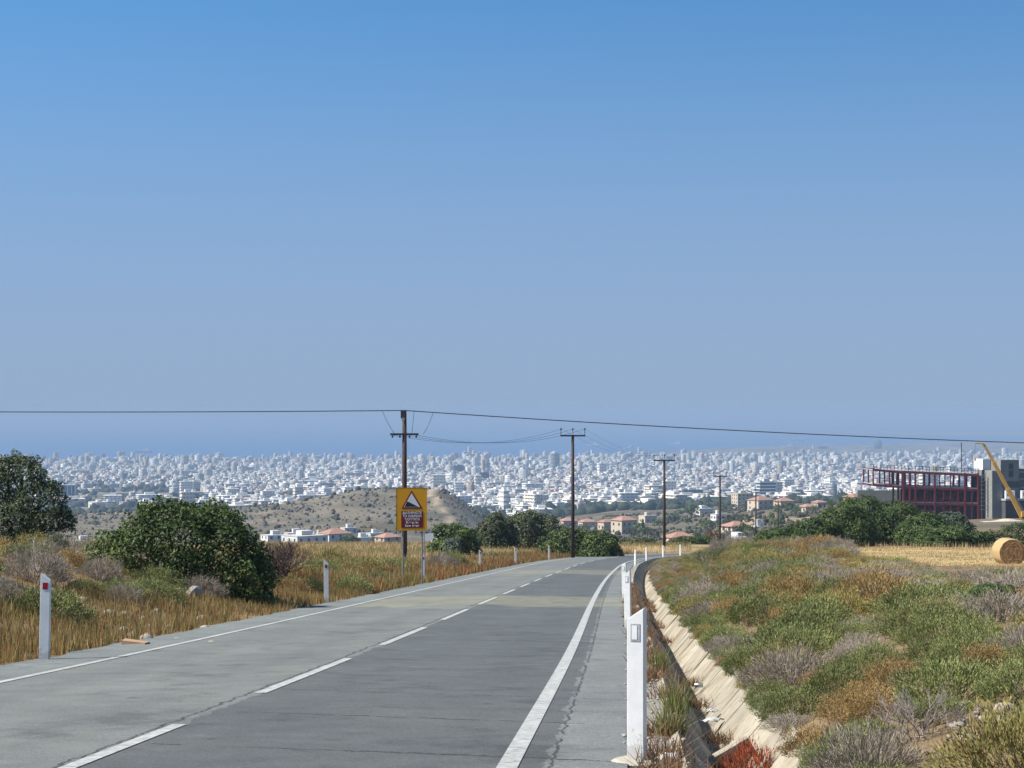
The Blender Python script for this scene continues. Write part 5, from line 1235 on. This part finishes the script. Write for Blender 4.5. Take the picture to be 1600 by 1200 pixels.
def boxes(cx, cy, z0, w, d, h, th, col, roof):
    k = len(cx); u = np.array([(-1, -1), (1, -1), (1, 1), (-1, 1)], float) * .5
    lx = u[None, :, 0] * w[:, None]; ly = u[None, :, 1] * d[:, None]; c, s = np.cos(th)[:, None], np.sin(th)[:, None]
    X = cx[:, None] + lx * c - ly * s; Y = cy[:, None] + lx * s + ly * c
    wall = np.concatenate([np.stack([X, Y, np.repeat(z0[:, None], 4, 1)], -1), np.stack([X, Y, np.repeat((z0 + h)[:, None], 4, 1)], -1)], 1)
    V = np.concatenate([wall, wall[:, 4:]], 1); C = np.concatenate([np.repeat(col[:, None], 8, 1), np.repeat(roof[:, None], 4, 1)], 1)
    f = np.array([(0, 1, 5, 4), (1, 2, 6, 5), (2, 3, 7, 6), (3, 0, 4, 7), (8, 9, 10, 11)])
    return V.reshape(-1, 3), (f[None] + (np.arange(k) * 12)[:, None, None]).reshape(-1, 4), C.reshape(-1, 3)
size = hh * ww / cy_ ** 2 * (cy_ < 4200); order = np.argsort(-size); NI = 280; ind = order[:NI]; rest = order[NI:]
Vs, Fs, Cs = [], [], []; off = 0
def addb(*a):
    global off
    V, Fq, C = boxes(*a); Vs.append(V); Fs.append(Fq + off); Cs.append(C); off += len(V)
r_ = rest; addb(cx_[r_], cy_[r_], zz[r_] - 4, ww[r_], dd[r_], hh[r_] + 4, th_[r_], colb[r_], roofc[r_])
addb(cx_[r_] + rng.uniform(-3, 3, len(r_)), cy_[r_] + rng.uniform(-2, 2, len(r_)), zz[r_] + hh[r_] - .5, ww[r_] * .35, dd[r_] * .4, np.full(len(r_), 3.2), th_[r_], colb[r_], roofc[r_])
tl = r_[hh[r_] > 13]                 # balcony slabs on the taller ones
for fl in range(1, 10):
    q_ = tl[hh[tl] > fl * 3.3 + 2]; addb(cx_[q_], cy_[q_], zz[q_] + fl * 3.3 - .2, ww[q_] + 1.8, dd[q_] * .7, np.full(len(q_), .75), th_[q_], np.clip(colb[q_] * 1.05, 0, .82), colb[q_])
V, C = np.vstack(Vs), np.vstack(Cs)
tag(link('town_buildings', mesh(V, np.vstack(Fs), CITY, 'town', False, C)), 'dense mass of white town buildings stretching to the shore', 'town', kind='stuff')
# the nearest town buildings singly
def apartment(kind):
    m = MB(); fl = (3, 4, 5)[kind]
    m.box(-.5, .5, -.5, .5, -.4, 1)
    for i in range(1, fl + 1): m.box(-.56, .56, -.62, .3, i / fl - .07, i / fl - .02 + (.001 * i))
    return m
def apmat(i, c):
    m, t, b = newmat('apartment_wall'); co = N(t, 'ShaderNodeTexCoord'); s_ = N(t, 'ShaderNodeSeparateXYZ'); t.links.new(co.outputs['Object'], s_.inputs[0])
    fx = math_(t, 'FRACT', math_(t, 'MULTIPLY', math_(t, 'ADD', s_.outputs[0], s_.outputs[1]), 4.0)); fz = math_(t, 'FRACT', math_(t, 'MULTIPLY', s_.outputs[2], float((3, 4, 5)[i])))
    k = math_(t, 'MULTIPLY', math_(t, 'GREATER_THAN', fx, .5), math_(t, 'MULTIPLY', math_(t, 'GREATER_THAN', fz, .25), math_(t, 'LESS_THAN', fz, .75)))
    oi = N(t, 'ShaderNodeObjectInfo'); cc = ramp(t, oi.outputs['Random'], [(0, c), (.5, (.70, .66, .58)), (.75, (.60, .52, .43)), (1, (.78, .77, .75))]).outputs[0]
    ns = N(t, 'ShaderNodeSeparateXYZ'); gg = N(t, 'ShaderNodeNewGeometry'); t.links.new(gg.outputs['Normal'], ns.inputs[0]); k = math_(t, 'MULTIPLY', k, math_(t, 'LESS_THAN', math_(t, 'ABSOLUTE', ns.outputs[2]), .5))
    t.links.new(mixc(t, math_(t, 'MULTIPLY', k, .8), cc, (.06, .07, .085)), b.inputs['Base Color']); b.inputs['Roughness'].default_value = .8; return m
AM = [apartment(i).me(apmat(i, (.78, .76, .73)), 'block') for i in range(3)]; RBM = MB().box(-.2, .22, -.2, .25, 0, 1).me(HW[0], 'roof_block')
for i in ind:
    k = 0 if hh[i] < 10.5 else 1 if hh[i] < 15 else 2
    o = link('apartment_block', AM[k], None, (cx_[i], cy_[i], zz[i]), float(th_[i]), (ww[i], dd[i], hh[i]))
    p = pxs[i]; wh = 'left of the sign pole' if p < 632 else 'between sign pole and second pole' if p < 895 else 'between second and third poles' if p < 1038 else 'between third and fifth poles' if p < 1181 else 'above the thicket' if p < 1362 else 'behind the red frame'
    tag(o, ('low pale house block', 'four storey pale block', 'tall pale apartment block')[k] + ' on the town edge, ' * (cy_[i] < 2500) + ' deeper in town, ' * (cy_[i] >= 2500) + wh, 'building', ('low town blocks', 'mid rise town blocks', 'tall town blocks')[k])
    link('roof_block', RBM, o, (0, 0, 1.0), 0, (1, 1, 3.0 / hh[i]))
# town trees
n = 12000; Y = 1600 + 5400 * rng.random(n) ** 1.2; px = rng.uniform(-60, 1660, n); X = (px - 800) / F * Y; m = (fnoise(X, Y, 260, 23) > .02) | (rng.random(n) < .35); m &= Y < np.interp(px, CPX, CDD) - 100; X, Y = X[m], Y[m]
X2 = []; Y2 = []
for p0, p1, d0, d1, k_ in ((90, 330, 4150, 4420, 500), (60, 210, 3300, 3450, 260), (560, 700, 2500, 2650, 200), (720, 840, 2050, 2200, 260), (1010, 1130, 1700, 1800, 120)):
    yy = rng.uniform(d0, d1, k_); X2.append((rng.uniform(p0, p1, k_) - 800) / F * yy); Y2.append(yy)
X = np.r_[X, np.hstack(X2)]; Y = np.r_[Y, np.hstack(Y2)]
scatter_blobs('town_trees', X, Y, rng.uniform(2.4, 6.4, len(X)), [(.035, .05, .025), (.05, .06, .03), (.03, .042, .024)], 'dark trees between the town buildings', 8, 'trees', 1.0)

# landmarks
BLUEG = plain('blue_glass', (.05, .11, .18), (.04, .09, .15), .1, .35); DKB = plain('dark_block', (.07, .085, .11), (.05, .065, .09), .1, .6)
def mark(name, px, d, label, cat='building', rz=0.0):
    x, y, z = at(px, d); e = empty(name, (x, y, z), rz); tag(e, label, cat); return e, z
e, z = mark('round_tower', 867, 4600, 'round striped tower with dark glass standing above the roofs', rz=R(20)); tp_ = zy(708, 4600) - z
MB().lathe([(12.2, -5), (12.2, tp_)], 28).build('glass_core', BLUEG, e); nfl = 15
for i in range(nfl): MB().lathe([(13.4, tp_ * (i + .62) / nfl), (13.4, tp_ * (i + .90) / nfl)], 28).build('floor_ring', HW[0], e)
MB().lathe([(7, tp_), (7, tp_ + 4), (4, tp_ + 4.2)], 20).build('roof_drum', HW[0], e)
def slab_tower(px, d, ytop, wpx, label, mat=BLUEG, rnd=False, fl=0, dp=.8, rz=.3, name='tower_block', white=HW[0]):
    e, z = mark(name, px, d, label, rz=rz); h_ = zy(ytop, d) - z; w_ = wpx / F * d * .85
    if rnd: MB().lathe([(w_ * .5, -3), (w_ * .56, h_ * .4), (w_ * .55, h_ * .75), (w_ * .42, h_ * .95), (w_ * .25, h_)], 24).build('tower_body', mat, e, smooth=True)
    else: MB().box(-w_ / 2, w_ / 2, -w_ * dp / 2, w_ * dp / 2, -3, h_).build('tower_body', mat, e)
    for i in range(fl): MB().box(-w_ * .54, w_ * .54, -w_ * dp * .56, w_ * dp * .56, h_ * (i + .62) / fl, h_ * (i + .97) / fl).build('floor_slab', white, e)
    if not rnd: MB().box(-w_ * .2, w_ * .15, -w_ * .15, w_ * .2, h_, h_ + 3).build('roof_block', white, e)
    return e
slab_tower(1372, 8600, 687, 13, 'tall blue rounded skyscraper far off on the right', BLUEG, True)
slab_tower(1146, 5200, 724, 11, 'dark blue office block above the fourth pole', BLUEG)
slab_tower(1405, 8200, 702, 5, 'slim faint tower right of the tall skyscraper', BLUEG)
slab_tower(975, 4300, 749, 9, 'blue fronted tower block between the second and third poles', BLUEG)
slab_tower(1082, 2300, 765, 36, 'long dark flat block between the third and fourth poles', DKB, dp=.5, rz=.1)
slab_tower(1197, 2000, 752, 30, 'office block striped in white slabs and blue glass', BLUEG, fl=6, dp=.6, rz=.25)
slab_tower(716, 4300, 727, 18, 'wide dull blue block left of the shore cluster', DKB, dp=.5)
slab_tower(757, 3600, 738, 16, 'dark slab block in the middle of the town', DKB, dp=.5)
slab_tower(147, 5600, 726, 8, 'pale beige tower near the shore above the dark bush', HW[1])
slab_tower(226, 5900, 719, 17, 'broad stepped beige hotel near the shore under the ship', HW[1], fl=5, white=HW[0])
slab_tower(79, 5200, 727, 8, 'pale tower rising right of the olive tree', HW[0])
for i, (px, yt, wp) in enumerate(((727, 706, 9), (734, 699, 6), (742, 704, 8), (750, 707, 9), (759, 706, 6))): slab_tower(px, 6300 + i * 20, yt, wp, ['leftmost white block of the stepped shore cluster', 'highest white block of the stepped shore cluster', 'middle white block of the stepped shore cluster', 'fourth white block of the stepped shore cluster', 'rightmost slim block of the stepped shore cluster'][i], HW[0], fl=7)
e, z = mark('portal_building', 108, 2600, 'white portal framed block with blue glazing right of the olive tree', rz=R(12)); h_ = zy(757, 2600) - z
MB().box(-8.5, 8.5, -5, 6, -3, h_ - 2).build('glazing', BLUEG, e)
for x0, x1 in ((-9.5, -7.8), (-2.5, -1.3), (3, 4.2), (7.8, 9.5)): MB().box(x0, x1, -5.6, 6, -3, h_ - 1.8).build('pier', HW[0], e)
MB().box(-9.7, 9.7, -5.8, 6.2, h_ - 1.8, h_).build('roof_slab', HW[0], e)
e, z = mark('arch_building', 1285, 8600, 'pale wide building with an arched dark opening near the harbour'); h_ = zy(695, 8600) - z
MB().box(-46, -18, 0, 20, -3, h_).build('left_wing', HW[1], e); MB().box(24, 46, 0, 20, -3, h_).build('right_wing', HW[1], e); MB().box(-18, 24, 0, 20, h_ * .55, h_ - .3).build('bridge', HW[1], e); MB().box(-17.5, 23.5, 8, 12, -3, h_ * .55).build('opening', DKB, e)
# harbour cranes
CRR = plain('harbour_red', (.40, .22, .22), (.30, .17, .17), .1, .7)
for px, lb in ((1240, 'left harbour crane with white top in the haze'), (1252, 'right harbour crane with white top in the haze')):
    e, z = mark('harbour_crane', px, 8900, lb, 'crane'); h_ = zy(685, 8900) - z
    for sx in (-7, 7): MB().bar((sx, 0, 0), (sx, 0, h_ * .9), 1.8).build('leg', CRR, e)
    MB().bar((-16, 0, h_ * .8), (16, 0, h_ * .8), 2.4).build('boom', CRR, e); MB().box(-5, 5, -3, 3, h_ * .88, h_).build('machine_house', SIGNWHITE, e)
# ships
HULL = plain('hull_dark', (.16, .15, .16), (.12, .11, .12), .05, .6)
def ship(px, y, ln, label, hull, rz=0.0):
    d = -SEA_Z * F / (y - EYE); x = xp(px, d); e = empty('ship', (x, d, SEA_Z), rz); tag(e, label, 'ship'); k = ln / 2; hb = ln * .075; b_ = ln * .08
    MB().add([(-k, -b_, 0), (k * .8, -b_, 0), (k, 0, 0), (k * .8, b_, 0), (-k, b_, 0), (-k * 1.03, -b_, hb), (k * .85, -b_, hb), (k * 1.1, 0, hb * 1.3), (k * .85, b_, hb), (-k * 1.03, b_, hb)],
             [(4, 3, 2, 1, 0), (5, 6, 7, 8, 9), (0, 1, 6, 5), (1, 2, 7, 6), (2, 3, 8, 7), (3, 4, 9, 8), (4, 0, 5, 9)]).build('hull', hull, e)
    MB().box(-k * .1, k * .75, -b_ * .7, b_ * .7, hb, hb * 2.3).build('deck_house', SIGNWHITE, e); MB().box(k * .25, k * .6, -b_ * .6, b_ * .6, hb * 2.3, hb * 3.6).build('bridge', SIGNWHITE, e); MB().bar((k * .4, 0, hb * 3.6), (k * .4, 0, hb * 5), ln * .012).build('mast', HULL, e)
ship(224, 707, 75, 'small cargo ship with white superstructure off the left shore', HULL)
ship(28, 697, 30, 'tiny faint ship at the far left of the sea', HULL)
ship(926, 696, 70, 'white ship right of the second pole', SIGNWHITE)
ship(983, 701, 62, 'white ship with pale hull nearest the harbour mouth', SIGNWHITE, .5)
ship(1055, 694, 70, 'white ship above the third pole', SIGNWHITE)
ship(1231, 698, 60, 'white ship beside the harbour cranes', SIGNWHITE)
# harbour moles
for px0, px1, d, lb in ((985, 1130, 8300, 'long low harbour mole left of the cranes'), (1110, 1240, 10200, 'farther pale mole beyond the harbour')):
    o = MB().box(xp(px0, d), xp(px1, d), d, d + 25, SEA_Z - 3, SEA_Z + 4).build('harbour_mole', plain('mole_stone', (.40, .37, .33), (.33, .30, .27), .02, .9)); tag(o, lb, 'mole')

# ------------------------------------------------------------------ haze
hm = bpy.data.materials.new('haze'); hm.use_nodes = True; t = hm.node_tree; t.nodes.clear(); out = t.nodes.new('ShaderNodeOutputMaterial'); pv = t.nodes.new('ShaderNodeVolumePrincipled')
pv.inputs['Color'].default_value = (.375, .508, .685, 1); pv.inputs['Density'].default_value = 1.45e-4; pv.inputs['Anisotropy'].default_value = 0.0
t.links.new(pv.outputs[0], out.inputs['Volume'])
hb = MB().box(-45000, 45000, -400, 69000, SEA_Z - 10, 4.0).build('haze', hm); tag(hb, 'pale blue haze lying over the town and the sea', 'haze', kind='stuff')
